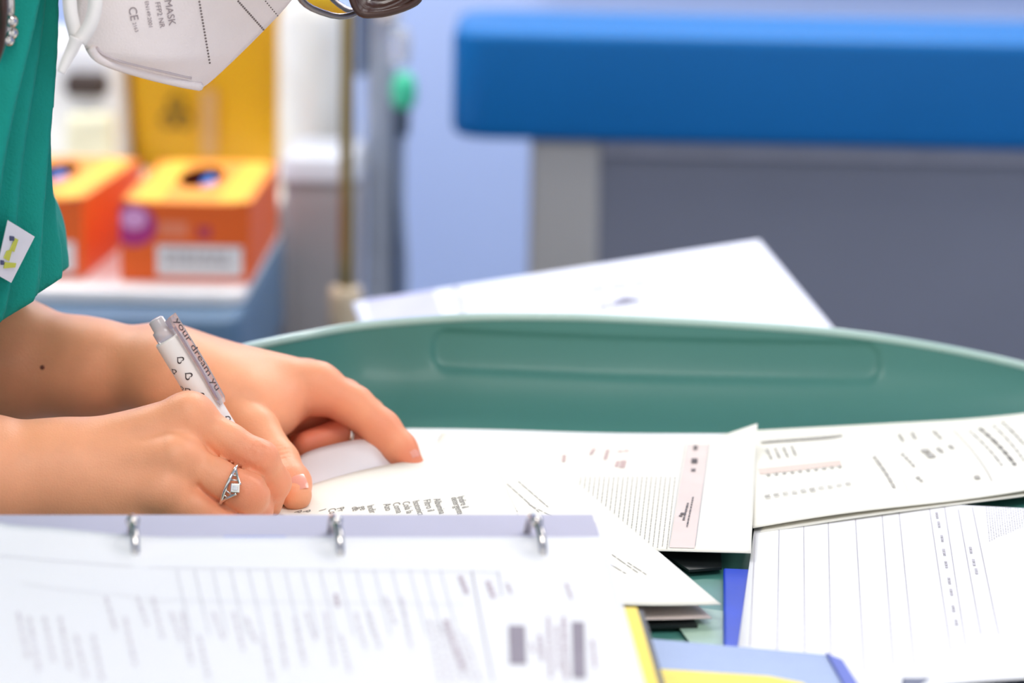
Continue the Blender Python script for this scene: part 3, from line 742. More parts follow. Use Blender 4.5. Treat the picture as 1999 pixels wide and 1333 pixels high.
# ---- implicit surfaces: round cones blended smoothly, meshed by surface nets
def seg_d(P, a, b, ra, rb):
    ba = b-a; L2 = ba @ ba+1e-12
    h = np.clip(((P-a) @ ba)/L2, 0, 1)
    q = P-a-h[:, None]*ba
    return np.sqrt((q*q).sum(1))-(ra+(rb-ra)*h)
def ell_d(P, c, R, ax):
    """ellipsoid centre c, rows of ax = axes, semi-axes R"""
    q = (P-c) @ np.array(ax).T; k0 = np.sqrt(((q/R)**2).sum(1)); k1 = np.sqrt(((q/(np.array(R)**2))**2).sum(1))
    return k0*(k0-1)/np.maximum(k1, 1e-9)
def polish(f, lo, hi, h, B=8):
    """evaluate f near its zero set on a grid and return (verts, quads)"""
    lo = np.array(lo, float); n = (np.ceil((np.array(hi)-lo)/(h*B)).astype(int))
    cg = np.stack(np.meshgrid(*[np.arange(k) for k in n], indexing='ij'), -1).reshape(-1, 3)
    cc = lo+(cg+.5)*h*B; dc = np.concatenate([f(cc[i:i+100000]) for i in range(0, len(cc), 100000)])
    act = np.abs(dc) < h*B*1.05+.002
    D = np.repeat(np.repeat(np.repeat(dc.reshape(n), B, 0), B, 1), B, 2).astype(np.float32)
    off = np.stack(np.meshgrid(*[np.arange(B)]*3, indexing='ij'), -1).reshape(-1, 3)
    ab = cg[act]
    for i in range(0, len(ab), 300):
        idx = (ab[i:i+300, None, :]*B+off[None]).reshape(-1, 3)
        D[idx[:, 0], idx[:, 1], idx[:, 2]] = f(lo+(idx+.5)*h)
    S = D < 0
    c8 = [(x, y, z) for x in (0, 1) for y in (0, 1) for z in (0, 1)]
    nx, ny, nz = D.shape
    def sh(A, c): return A[c[0]:nx-1+c[0], c[1]:ny-1+c[1], c[2]:nz-1+c[2]]
    cnt = sum(sh(S, c).astype(np.int8) for c in c8); mix = (cnt > 0) & (cnt < 8)
    ci = np.argwhere(mix); vid = -np.ones(mix.shape, np.int64); vid[mix] = np.arange(len(ci))
    acc = np.zeros((len(ci), 3)); num = np.zeros(len(ci))
    for a in c8:
        for ax in range(3):
            if a[ax] == 1: continue
            b = list(a); b[ax] = 1
            da = D[ci[:, 0]+a[0], ci[:, 1]+a[1], ci[:, 2]+a[2]]; db_ = D[ci[:, 0]+b[0], ci[:, 1]+b[1], ci[:, 2]+b[2]]
            cr = (da < 0) != (db_ < 0); t = np.where(cr, da/np.where(cr, da-db_, 1), 0)
            p = np.array(a, float)[None]+np.zeros((len(ci), 3)); p[:, ax] += t
            acc += np.where(cr[:, None], p, 0); num += cr
    V = lo+(ci+acc/num[:, None]+.5)*h
    Q = []
    for ax in range(3):
        o1, o2 = (ax+1) % 3, (ax+2) % 3
        sl0 = [slice(None)]*3; sl1 = [slice(None)]*3; sl0[ax] = slice(0, -1); sl1[ax] = slice(1, None)
        A, Bb = S[tuple(sl0)], S[tuple(sl1)]; e = np.argwhere(A != Bb); fl = A[A != Bb]
        ok = (e[:, o1] > 0) & (e[:, o2] > 0) & (e[:, o1] < D.shape[o1]-1) & (e[:, o2] < D.shape[o2]-1); e, fl = e[ok], fl[ok]
        qs = []
        for d1, d2 in ((-1, -1), (0, -1), (0, 0), (-1, 0)):
            c = e.copy(); c[:, o1] += d1; c[:, o2] += d2; qs.append(vid[c[:, 0], c[:, 1], c[:, 2]])
        q = np.stack(qs, 1); q[~fl] = q[~fl][:, ::-1]; Q.append(q)
    Q = np.concatenate(Q); Q = Q[(Q >= 0).all(1)]
    return V, Q
def fast_mesh(name, V, Q, material, parent=None, attrs=None):
    me = bpy.data.meshes.new(name); me.vertices.add(len(V)); me.vertices.foreach_set('co', V.astype(np.float32).ravel())
    me.loops.add(Q.size); me.loops.foreach_set('vertex_index', Q.astype(np.int32).ravel())
    me.polygons.add(len(Q)); me.polygons.foreach_set('loop_start', np.arange(0, Q.size, 4, dtype=np.int32)); me.polygons.foreach_set('loop_total', np.full(len(Q), 4, np.int32))
    me.update(); me.validate()
    me.polygons.foreach_set('use_smooth', np.ones(len(me.polygons), bool))
    for k, a in (attrs or {}).items():
        at_ = me.attributes.new(k, 'FLOAT', 'POINT'); at_.data.foreach_set('value', a.astype(np.float32))
    return link(name, me, material, parent)

class Limb:
    """palm/arm solids blended together, plus fingers that blend only near their knuckles"""
    def __init__(s): s.core = []; s.fing = []; s.wr = []; s.cut = []      # wr: joint wrinkles, cut: creases
    def seg(s, a, b, ra, rb, k=.010): s.core.append((np.array(a), np.array(b), ra, rb, k))
    def finger(s, pts, rs, kk=.009): s.fing.append(([np.array(p) for p in pts], rs, kk))
    def __call__(s, P):
        d = None
        for a, b, ra, rb, k in s.core:
            e = seg_d(P, a, b, ra, rb); d = e if d is None else smin(d, e, k)
        for pts, rs, kk in s.fing:
            f = None
            for i in range(len(pts)-1):
                e = seg_d(P, pts[i], pts[i+1], rs[i], rs[i+1]); f = e if f is None else smin(f, e, .0035)
            dm = np.sqrt(((P-pts[0])**2).sum(1)); k = .0006+kk*np.clip(1-(dm-.008)/.012, 0, 1)
            d = smin(d, f, k)
        sq = np.array([1.0, .22, 1.0])
        for pts, dep, sg in s.cut:
            dm = np.full(len(P), 9.0)
            for a, b in zip(pts[:-1], pts[1:]): dm = np.minimum(dm, seg_d(P*sq, a*sq, b*sq, 0, 0))
            d = d+dep*np.exp(-(dm/sg)**2)
        for c, ax, r, amp, wl in s.wr:
            q = P-c; dd = np.sqrt((q*q).sum(1)); m_ = np.clip(1-dd/r, 0, 1)**1.2
            d = d+amp*m_*np.sin(2*np.pi*(q @ ax)/wl+1.2*np.sin(260*(q @ np.cross(ax, [0.3, .2, .9]))))
        return d

# ------------------------------------------------ right hand (writing), dorsum towards the camera
RH = Limb()
W = lambda x, y, Y: at(x, y, Y=Y)
r_el = W(-960, 950, -.05); r_fm = W(-420, 938, -.03)
r_w1 = W(112, 905, .004); r_w2 = W(105, 955, -.006)
RH.seg(r_el, W(-40, 924, -.004), .041, .0245, .02); RH.seg(r_el, W(-40, 958, -.012), .040, .0235, .02)
RH.seg(W(-40, 924, -.004), r_w1, .0235, .0168, .014); RH.seg(W(-40, 958, -.012), r_w2, .0235, .0190, .014)
rM = {'i': W(368, 818, .010), 'm': W(343, 902, -.004), 'r': W(322, 968, -.012), 'p': W(300, 1016, -.012)}
RH.seg(r_w1, rM['i'], .0160, .0112, .014); RH.seg(W(112, 918, .0), rM['m'], .0175, .0120, .014)
RH.seg(W(110, 935, -.004), rM['r'], .0175, .0115, .014); RH.seg(r_w2, rM['p'], .0175, .0105, .014)
# palm flesh on the far side
RH.seg(W(150, 900, .022), W(330, 880, .024), .016, .013, .014); RH.seg(W(150, 960, .012), W(300, 985, .010), .016, .013, .014)
# knuckles and tendons
RH.seg(W(372, 810, .006), W(366, 812, .006), .0098, .0092, .006); RH.seg(W(346, 893, -.0095), W(338, 896, -.0095), .0098, .0090, .006); RH.seg(W(325, 960, -.0175), W(318, 960, -.0175), .0092, .0085, .006)
for (a, b) in [((355, 812, .004), (200, 866, .0)), ((330, 896, -.012), (190, 910, -.010)), ((308, 962, -.020), (190, 946, -.014))]:
    RH.seg(W(*a), W(*b), .0062, .0045, .008)
RH.finger([rM['i'], W(445, 862, .006), W(506, 897, .004), W(533, 942, .010), W(524, 985, .020)], [.0106, .0084, .0088, .0080, .0066], .010)
RH.finger([rM['m'], W(420, 936, -.008), W(484, 963, -.010), W(497, 992, .004), W(480, 1010, .020)], [.0115, .0093, .0094, .0082, .007], .010)
RH.finger([rM['r'], W(385, 993, -.014), W(440, 1018, -.012), W(448, 1030, .006), W(420, 1036, .022)], [.0108, .0088, .0086, .0078, .0066], .010)
RH.finger([rM['p'], W(352, 1030, -.014), W(392, 1042, -.008), W(392, 1044, .010), W(360, 1046, .018)], [.0098, .0078, .0074, .0068, .006], .010)
# thumb on the far side, pressing the pen
RH.finger([W(200, 880, .026), W(330, 872, .045), W(430, 905, .052), W(500, 952, .046), W(522, 982, .038)], [.0150, .0120, .0098, .0092, .0076], .012)
RH.cut.append(([W(x, y, -.010) for x, y in [(408, 857), (430, 882), (455, 901), (490, 919), (516, 934), (522, 950)]], .0017, .0013))
RH.cut.append(([W(x, y, -.018) for x, y in [(386, 950), (402, 966), (425, 985), (452, 1001), (470, 1010)]], .0017, .0013))
ax_i = nrm(W(506, 897, .004)-W(445, 862, .006))
RH.wr.append((W(503, 886, -.004), ax_i, .015, .00050, .0027))
RH.wr.append((W(484, 958, -.018), ax_i, .012, .00035, .0026))

# ------------------------------------------------ left hand, holding the page
LH = Limb()
l_el = W(-330, 690, .17)
LH.seg(l_el, W(0, 702, .140), .039, .0300, .02); LH.seg(W(0, 702, .140), W(170, 722, .132), .0300, .0232, .02)
LH.seg(W(170, 722, .132), W(310, 728, .122), .0232, .0195, .014); LH.seg(W(170, 722, .140), W(310, 724, .146), .021, .0185, .014)
lM = {'i': W(618, 757, .118), 'm': W(600, 752, .138), 'r': W(570, 752, .156), 'p': W(535, 758, .170)}
LH.seg(W(325, 726, .122), lM['i'], .0195, .0122, .016); LH.seg(W(325, 722, .136), lM['m'], .0185, .0122, .016)
LH.seg(W(325, 722, .146), lM['r'], .0175, .0115, .016); LH.seg(W(325, 726, .152), lM['p'], .0165, .0105, .016)
LH.seg(W(350, 756, .110), W(478, 796, .096), .0200, .0165, .016)          # thenar
LH.seg(W(420, 768, .112), W(540, 780, .117), .0175, .0125, .016); LH.seg(W(440, 786, .104), W(528, 806, .100), .0150, .0110, .016)          # first web
LH.seg(W(470, 800, .128), W(640, 806, .140), .0135, .0115, .012); LH.seg(W(400, 770, .15), W(520, 790, .155), .015, .012, .014)             # palm
LH.finger([lM['i'], W(690, 792, .114), W(744, 838, .110), W(781, 876, .105), W(802, 906, .102)], [.0122, .0102, .0098, .0084, .0068], .012)
LH.finger([lM['m'], W(672, 778, .136), W(716, 812, .132), W(672, 846, .122), W(600, 868, .114)], [.0115, .0098, .0094, .0086, .0074], .012)
LH.finger([lM['r'], W(640, 792, .152), W(690, 830, .148), W(640, 862, .136), W(580, 874, .126)], [.0108, .0094, .0088, .008, .007], .012)
LH.finger([lM['p'], W(590, 800, .168), W(630, 836, .164), W(590, 862, .15), W(550, 872, .142)], [.010, .0084, .0078, .0072, .006], .012)
LH.finger([W(440, 785, .098), W(500, 842, .078), W(545, 900, .060), W(568, 944, .043), W(578, 966, .034)], [.0160, .0114, .0095, .0095, .0076], .016)
ax_t = nrm(W(545, 900, .060)-W(500, 842, .078))
LH.wr.append((W(545, 888, .050), ax_t, .013, .00050, .0030))
LH.wr.append((W(748, 826, .104), nrm(W(781, 876, .105)-W(744, 838, .110)), .012, .0002, .0028))

# ------------------------------------------------ head, neck, trunk
PITCH = math.radians(27)
HU = np.array([math.sin(PITCH), 0, math.cos(PITCH)]); HF = np.array([math.cos(PITCH), 0, -math.sin(PITCH)]); HL = np.array([0, -1.0, 0])   # up, forward, towards camera
YM = .062
TIP = at(390, 175, Y=YM)                       # lowest point of the mask
CH = TIP-HF*.014+HU*.006                         # chin
def hp(f, u, l=0.0): return CH+HF*f+HU*u+HL*l
AXH = [HF, HL, HU]
def head(P):
    d = ell_d(P, hp(-.080, .130), (.096, .074, .092), AXH)
    d = smin(d, ell_d(P, hp(-.048, .070), (.058, .056, .068), AXH), .03)
    d = smin(d, seg_d(P, hp(-.012, .018), hp(-.050, .05), .016, .036), .03)
    d = smin(d, seg_d(P, hp(-.012, .095), hp(.010, .060), .010, .013), .012)       # nose
    for s_ in (-1, 1):
        d = smin(d, ell_d(P, hp(-.095, .085, .074*s_), (.018, .006, .030), AXH), .006)   # ears
        d = smin(d, -(-ell_d(P, hp(-.020, .103, .032*s_), (.012, .014, .010), AXH)), .006)  # eyes
    d = smin(d, seg_d(P, hp(.000, .030, .016), hp(.0, .030, -.016), .007, .007), .008)  # lips
    return d
NB = np.array([-.362, YM, .325])
def trunk(P):
    d = seg_d(P, hp(-.095, .10), NB, .050, .056)
    d = smin(d, seg_d(P, np.array([-.395, -.07, .275]), np.array([-.395, .20, .275]), .060, .060), .05)
    d = smin(d, ell_d(P, np.array([-.385, YM, .16]), (.100, .150, .13), np.eye(3)), .06)
    d = smin(d, ell_d(P, np.array([-.43, YM, -.05]), (.105, .14, .20), np.eye(3)), .08)
    d = smin(d, ell_d(P, np.array([-.48, YM, -.27]), (.12, .165, .13), np.eye(3)), .08)
    for s_ in (-1, 1):
        d = smin(d, seg_d(P, np.array([-.47, YM+.085*s_, -.30]), np.array([-.10, YM+.10*s_, -.34]), .082, .056), .05)   # thighs
        d = smin(d, seg_d(P, np.array([-.10, YM+.10*s_, -.34]), np.array([-.14, YM+.10*s_, -.80]), .054, .036), .03)
        d = smin(d, seg_d(P, np.array([-.145, YM+.10*s_, -.825]), np.array([-.03, YM+.105*s_, -.832]), .034, .026), .03)
    return d
RS, LS = np.array([-.41, -.105, .265]), np.array([-.395, .215, .265])
def upper(P):
    d = seg_d(P, RS, r_el, .052, .041)
    return np.minimum(d, seg_d(P, LS, l_el, .050, .040))
def body_low(P):
    d = smin(head(P), trunk(P), .03); d = smin(d, upper(P), .03)
    d = smin(d, seg_d(P, r_el, r_fm, .041, .034), .02)
    return d
STL = empty('stool', (-.50, YM, ZF), 'round black stool the person in green sits on', 'stool')
slab([(-.50+.17*math.cos(2*math.pi*k/36), YM+.17*math.sin(2*math.pi*k/36)) for k in range(36)], -.470, -.420, .015, BLACK, 'seat', STL)
tube('column', [(-.50, YM, ZF+.07), (-.50, YM, -.470)], .022, STEEL, STL, 16)
for k in range(5):
    a = 2*math.pi*k/5+.3; q = (-.50+.22*math.cos(a), YM+.22*math.sin(a)); tube('foot', [(-.50, YM, ZF+.09), (q[0], q[1], ZF+.05)], .012, STEEL, STL, 10)
    lathe('caster', [(0, -.01), (.02, -.01), (.024, 0), (.02, .01), (0, .01)], None, BLACK, STL, 16, Matrix.Translation((q[0], q[1], ZF+.026)) @ Matrix.Rotation(math.radians(90), 4, 'Y'))
PERSON = empty('person', (-.45, YM, ZF), 'person in a green scrub top and white mask, bent over the desk and writing', 'person')
def rgb_node(nt, c): n = nt.nodes.new('ShaderNodeRGB'); n.outputs[0].default_value = lin(c)+(1,); return n
def skin_mat():
    M = mat('skin', (242, 168, 126), .45, .05, 60, sss=.22, sssr=.003, bump=.12, bscale=1100, spec=.4); nt = M.node_tree; b = nt.nodes['Principled BSDF']
    a = nt.nodes.new('ShaderNodeAttribute'); a.attribute_name = 'blush'
    mx = nt.nodes.new('ShaderNodeMix'); mx.data_type = 'RGBA'
    src = b.inputs['Base Color'].links[0].from_socket
    nt.links.new(src, mx.inputs['A']); mx.inputs['B'].default_value = lin((226, 108, 82))+(1,)
    nt.links.new(a.outputs['Fac'], mx.inputs['Factor']); nt.links.new(mx.outputs['Result'], b.inputs['Base Color'])
    return M
SKIN = skin_mat()
V1, Q1 = polish(RH, (-.36, -.075, -.012), (-.08, .09, .095), .0013)
V2, Q2 = polish(LH, (-.33, .015, -.012), (-.02, .225, .115), .0013)
V3, Q3 = polish(body_low, (-.66, -.20, ZF), (.03, .34, .53), .0042)
# right forearm beyond the fine grid belongs to the coarse body; cut what the fine hand already covers
def blush(V, spots):
    b = np.zeros(len(V))
    for p, r, a in spots: b = np.maximum(b, a*np.exp(-((V-p)**2).sum(1)/(r*r)))
    return b
sp = [(rM['i'], .010, .35), (rM['m'], .010, .35), (rM['r'], .010, .4), (W(506, 890, .0), .013, .35), (W(484, 962, -.015), .014, .4), (W(530, 945, .01), .012, .5), (W(500, 992, .0), .012, .5), (W(420, 980, -.01), .012, .4)]
b1 = blush(V1, sp)
sp = [(W(560, 945, .045), .012, .55), (W(800, 895, .1), .012, .6), (W(745, 838, .105), .016, .4), (W(560, 800, .11), .016, .55), (W(640, 820, .12), .024, .75), (W(600, 860, .115), .022, .75), (W(690, 850, .115), .02, .6)]
b2 = blush(V2, sp)
V = np.concatenate([V1, V2, V3]); Q = np.concatenate([Q1, Q2+len(V1), Q3+len(V1)+len(V2)])
BODY = fast_mesh('body', V, Q, SKIN, PERSON, {'blush': np.concatenate([b1, b2, np.zeros(len(V3))])})

# mole on the forearm
bmk = bmesh.new(); bmesh.ops.create_uvsphere(bmk, u_segments=10, v_segments=6, radius=.0012)
HT = BVHTree.FromPolygons([tuple(v) for v in V2], [tuple(q) for q in Q2])
hq = HT.ray_cast(Vector(CAM), Vector(ray(83, 717)).normalized())
if hq[0] is not None:
    for v in bmk.verts: v.co = v.co+hq[0]
    from_bm('mole', bmk, mat('mole_brown', (120, 62, 48), .6), PERSON, True)
# nails
def nail(name, c, d, n, L, Wd):
    d = nrm(d); n = nrm(n-d*np.dot(n, d)); s_ = np.cross(d, n); V, Fc = [], []
    for i in range(9):
        for j in range(9):
            a, b = i/8*2-1, j/8*2-1; r = 1-.12*(a*a*b*b)
            V.append(c+d*a*L*r+s_*b*Wd*r-n*(.0020*b*b+.0010*a*a))
    for i in range(8):
        for j in range(8): k = i*9+j; Fc.append((k, k+9, k+10, k+1))
    o = mesh(name, V, Fc, mat('nail', (232, 156, 134), .3, .03, 100, coat=.3), PERSON, True); return o
nd = W(575, 960, .043)-W(545, 900, .060)
nail('thumb_nail', W(574, 952, .0405)+nrm([.05, -.75, .65])*.0102, nd, np.array([.05, -.75, .65]), .0068, .0058)
nd = W(802, 906, .102)-W(781, 876, .105)
nail('finger_nail', W(797, 893, .102)+nrm([.45, -.1, .9])*.0072, nd, np.array([.45, -.1, .9]), .0055, .0048)

# ------------------------------------------------ scrub top
def scrub(P):
    x, y, z = P[:, 0], P[:, 1], P[:, 2]
    ph = 27*np.arctan2(y-.03, x+.29)-22*z+2.0*np.sin(14*z)+.9*np.sin(41*z)
    mf = np.clip((x+.37)/.07, 0, 1)*np.clip((.10-y)/.05, .15, 1)*np.clip(np.hypot(x+.29, y-.03)/.04-.3, 0, 1)
    fold = (.0036*np.sin(ph)+.0024*np.sin(.47*ph+2))*mf+.0022*np.sin(55*(y+.4*x)+10*z)*(1-mf)
    d = seg_d(P, np.array([-.395, -.09, .275]), np.array([-.395, .20, .275]), .074, .074)
    d = smin(d, seg_d(P, np.array([-.385, .01, .305]), np.array([-.385, .115, .305]), .072, .072), .05)
    d = smin(d, ell_d(P, np.array([-.385, YM, .16]), (.112, .158, .15), np.eye(3)), .05)
    d = smin(d, ell_d(P, np.array([-.43, YM, -.05]), (.120, .155, .22), np.eye(3)), .06)
    # front hanging forward, and the far sleeve, cut off along one hem
    e = seg_d(P, LS, np.array([-.288, .125, .130]), .070, .054)
    e = smin(e, seg_d(P, np.array([-.306, .06, .150]), np.array([-.268, .085, .115]), .050, .050), .03)
    e = smin(e, seg_d(P, np.array([-.274, .0, .315]), np.array([-.284, .03, .13]), .066, .062), .03)
    e = np.maximum(e+fold, (P-W(70, 566, .07)) @ nrm([.53, 0, -.85]))
    d = smin(d+fold, e, .02)
    axr = nrm(r_el-RS); er = seg_d(P, RS, r_el, .066, .060)+.4*fold; er = np.maximum(er, (P-(RS+(r_el-RS)*.72)) @ axr)
    d = smin(d, er, .02)
    d = np.maximum(d, -seg_d(P, hp(-.095, .10), NB, .056, .060))
    d = np.maximum(d, -.24-z)
    inner = np.minimum(seg_d(P, np.array([-.33, .12, .14]), l_el*.4+.6*W(40, 705, .138), .036, .036), seg_d(P, RS, r_el, .050, .050))
    return np.maximum(d, -inner)
Vs, Qs = polish(scrub, (-.60, -.22, -.27), (-.17, .32, .40), .0021)
SCRUB = mat('scrub_green', (0, 142, 128), .85, .05, 30, bump=.25, bscale=700)
TOP = fast_mesh('scrub_top', Vs, Qs, SCRUB, PERSON)
TOP['label'] = 'teal green short-sleeved scrub top'
# trousers: shell over hips and legs
def trous(P):
    d = ell_d(P, np.array([-.48, YM, -.27]), (.135, .18, .145), np.eye(3))
    for s_ in (-1, 1):
        d = smin(d, seg_d(P, np.array([-.47, YM+.085*s_, -.30]), np.array([-.10, YM+.10*s_, -.34]), .094, .068), .04)
        d = smin(d, seg_d(P, np.array([-.10, YM+.10*s_, -.34]), np.array([-.14, YM+.10*s_, -.76]), .066, .056), .03)
    return d+.002*np.sin(60*P[:, 2]+30*P[:, 0])
Vt, Qt = polish(trous, (-.68, -.18, ZF+.02), (.02, .32, -.10), .006)
fast_mesh('trousers', Vt, Qt, SCRUB, PERSON)
SHOEM = mat('clog_white', (230, 230, 230), .5)
for s_ in (-1, 1):
    Vq, Qq = polish(lambda P: np.maximum(seg_d(P, np.array([-.15, YM+.10*s_, -.822]), np.array([-.02, YM+.105*s_, -.828]), .046, .038), ZF+.002-P[:, 2]), (-.21, YM+.10*s_-.06, ZF-.004), (.03, YM+.10*s_+.07, ZF+.10), .006)
    fast_mesh('clog', Vq, Qq, SHOEM, PERSON)

# surface lookup on the garment: first hit along the view from the front side (-Y)
from mathutils.bvhtree import BVHTree
def bvh(V, Q): return BVHTree.FromPolygons([tuple(v) for v in V], [tuple(q) for q in Q])
TB = bvh(Vs, Qs)
def on(tree, px, py, off=.001):
    d = Vector(ray(px, py)).normalized(); h = tree.ray_cast(Vector(CAM), d)
    if h[0] is not None and h[1].dot(d) > 0: h = (h[0], -h[1])
    return (np.array(h[0])+np.array(h[1])*off if h[0] is not None else None)
def decal(name, tree, corners, material, parent, n=10, off=.0012):
    a, b, c, d = [np.array(q, float) for q in corners]; V, Fc = [], []; ok = True
    for i in range(n+1):
        for j in range(n+1):
            u, v = i/n, j/n; q = a*(1-u)*(1-v)+b*u*(1-v)+c*u*v+d*(1-u)*v; p = on(tree, q[0], q[1], off)
            if p is None: return None
            V.append(p)
    for i in range(n):
        for j in range(n): k = i*(n+1)+j; Fc.append((k, k+n+1, k+n+2, k+1))
    return mesh(name, V, Fc, material, parent, True)
scn = [on(TB, x, y, .001) for x, y in [(0, 532), (22, 552), (68, 462), (16, 430)]]
def stq(x, y, e):
    # the sticker lies flat across the folds: plane through its corners
    o_, n_ = np.mean(scn, 0), nrm(np.cross(scn[1]-scn[3], scn[2]-scn[0])); n_ = n_ if n_[1] < 0 else -n_
    d_ = ray(x, y); return CAM+d_*(((o_+n_*(.006+e)-CAM) @ n_)/(d_ @ n_)), n_
def flat(name, Q, e, material):
    P_ = [stq(x, y, e) for x, y in Q]; V = [p for p, n_ in P_]+[p-n_*.0004 for p, n_ in P_]; k_ = len(Q)
    return mesh(name, V, [tuple(range(k_)), tuple(range(2*k_-1, k_-1, -1))]+[(i, (i+1) % k_, k_+(i+1) % k_, k_+i) for i in range(k_)], material, TOP)
flat('sticker', [(-8, 535), (22, 552), (68, 462), (16, 430)], 0, mat('sticker_white', (222, 222, 230), .5))
for q, mm in [([(30, 465), (36, 468), (28, 492), (20, 488)], 'y'), ([(14, 490), (24, 488), (18, 510), (8, 504)], 'y'), ([(10, 512), (32, 514), (30, 522), (8, 524)], 'y'), ([(20, 461), (28, 462), (28, 470), (20, 470)], 'b'), ([(2, 508), (8, 509), (8, 517), (2, 517)], 'b')]:
    flat('sticker_print', q, .0006, mat('sticker_yellow', (196, 200, 80), .6) if mm == 'y' else mat('sticker_blue', (70, 76, 110), .6))
# zip at the neckline
zp = [on(TB, x, y, .003) for x, y in [(9, -40), (7, 0), (5, 35), (2, 75)]]
if all(p is not None for p in zp):
    tube('zip', spline(zp, 4), .0022, CHROME, TOP, 8)
    for t in (35, 55, 75):
        p = on(TB, 3, t, .005)
        if p is not None:
            bmk = bmesh.new(); bmesh.ops.create_uvsphere(bmk, u_segments=10, v_segments=8, radius=.003)
            for v in bmk.verts: v.co = v.co+Vector(p)
            from_bm('zip_tooth', bmk, CHROME, TOP, True)

# ------------------------------------------------ hair
def hair(P):
    d = ell_d(P, hp(-.088, .140), (.104, .084, .098), AXH)
    face = ell_d(P, hp(.055, .075), (.095, .085, .105), AXH)
    d = np.maximum(d, -face)
    d = smin(d, ell_d(P, hp(-.195, .150), (.038, .036, .036), AXH), .02)
    return d+.0014*np.sin(420*(P-hp(0, 0)) @ (HL*.8+HU*.5))
Vh, Qh = polish(hair, hp(-.09, .13)-.17, hp(-.09, .13)+.17, .004)
HAIRM = mat('hair_brown', (62, 38, 30), .35, .25, 80)
HR = fast_mesh('hair', Vh, Qh, HAIRM, PERSON)
for k in range(9):
    pts = spline([hp(-.19, .14, .02+.003*k), at(-60+4*k, -120, Y=-.05), at(-12+2.2*k, -20, Y=-.072-.0008*k), at(-10+1.8*k, 60+2*k, Y=-.072), at(-16+k, 120, Y=-.066)], 6); tube('hair_strand', pts, .0016, HAIRM, HR, 6)
# forelock falling in front of the brow: strands
for k in range(26):
    o_ = (k-13)*.0010; Yl = YM-.018+o_
    pts = spline([hp(-.012, .185, .012+o_), at(684+k*.8, -330, Y=Yl), at(672+k*.6, -120, Y=Yl), at(692+k*1.0, 10-k*1.3, Y=Yl), at(742+random.uniform(-6, 6), 28-k*1.5, Y=Yl), at(800+random.uniform(-12, 12), 6-k*1.4, Y=Yl), at(826+random.uniform(-8, 8), -32-k*1.2, Y=Yl)], 6)
    tube('hair_strand', pts, [.0017]*(len(pts)-4)+[.0014, .001, .0007, .0004], HAIRM, HR, 6)

# ------------------------------------------------ face mask
MK = empty('face_mask', tuple(TIP), 'white folded filtering face mask with printed text worn by the person', 'mask')
MASKM = mat('mask_white', (238, 226, 222), .85, .015, 60, bump=.15, bscale=900)
# profile outline on the centre plane, and the edge on the cheek
ctr = [at(390, 175, Y=YM), at(420, 152, Y=YM), at(490, 85, Y=YM), at(560, 12, Y=YM), at(600, -45, Y=YM), at(618, -90, Y=YM)]
def cheek(side): # outline along jaw and cheek from chin tip to nose bridge, side +1 towards camera
    Yc = lambda l: YM-side*l
    if side > 0: pts = [(390, 175, .0), (320, 160, .020), (240, 136, .040), (185, 116, .054), (165, 92, .058), (150, 20, .062), (190, -70, .060), (330, -130, .050), (500, -125, .030), (618, -90, .0)]
    else: pts = [(390, 175, .0), (320, 160, .020), (240, 136, .040), (185, 116, .054), (165, 92, .058), (150, 20, .062), (190, -70, .060), (330, -130, .050), (500, -125, .030), (618, -90, .0)]
    out = []
    for x, y, l in pts:
        p = at(x, y, Y=YM-.058) if l > .05 else at(x, y, Y=YM-l); out.append(np.array([p[0], YM-side*l, p[2]]))
    return out
cs = spline(ctr, 8); NC = 40
def resample(P, n):
    P = np.array(P); s_ = np.r_[0, np.cumsum(np.linalg.norm(np.diff(P, axis=0), axis=1))]; t = np.linspace(0, s_[-1], n+1)
    return np.stack([np.interp(t, s_, P[:, k]) for k in range(3)], 1)
def mask_half(side):
    A = resample(cs, NC); B_ = resample(spline(cheek(side), 8), NC); V, Fc = [], []; n = 30
    for i in range(NC+1):
        for j in range(n+1):
            t = j/n; p = A[i]*(1-t)+B_[i]*t; s_ = i/NC
            bulge = .016*math.sin(math.pi*t)*math.sin(math.pi*min(1, max(0, s_)))**.6
            p = p+np.array([0, -side*bulge, 0]); V.append(p)
    for i in range(NC):
        for j in range(n): k = i*(n+1)+j; Fc.append((k, k+n+1, k+n+2, k+1) if side > 0 else (k, k+1, k+n+2, k+n+1))
    return V, Fc
Va, Fa = mask_half(1); Vb, Fb = mask_half(-1)
MB_ = mesh('shell', list(Va)+list(Vb), list(Fa)+[tuple(i+len(Va) for i in f) for f in Fb], MASKM, MK, True)
md = MB_.modifiers.new('s', 'SOLIDIFY'); md.thickness = .0012; md.offset = -1
MT = BVHTree.FromPolygons([tuple(v) for v in Va], Fa)
# welded hem along the jaw edge
hem = [on(MT, x, y, .0008) for x, y in [(388, 166), (350, 158), (300, 146), (250, 132), (210, 119), (188, 108), (176, 92)]]
hem = [h for h in hem if h is not None]
if len(hem) > 3: tube('hem', spline(hem, 6), .0022, MASKM, MK, 8)
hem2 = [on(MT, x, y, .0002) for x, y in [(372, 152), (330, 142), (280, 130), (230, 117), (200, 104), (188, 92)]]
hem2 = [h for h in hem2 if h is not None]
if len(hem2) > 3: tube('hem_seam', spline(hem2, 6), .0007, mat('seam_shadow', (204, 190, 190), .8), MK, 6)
V, Fc = [], []
def dots(p0, p1, n, r=.00055):
    for k in range(n):
        t = k/(n-1); p = on(MT, p0[0]+(p1[0]-p0[0])*t, p0[1]+(p1[1]-p0[1])*t, .0002)
        if p is None: continue
        i = len(V)
        for q in range(6):
            a = math.pi/3*q; V.append(p+np.array([math.cos(a)*r, 0, math.sin(a)*r])+np.array([0, -.0003, 0]))
        Fc.append(tuple(range(i, i+6)))
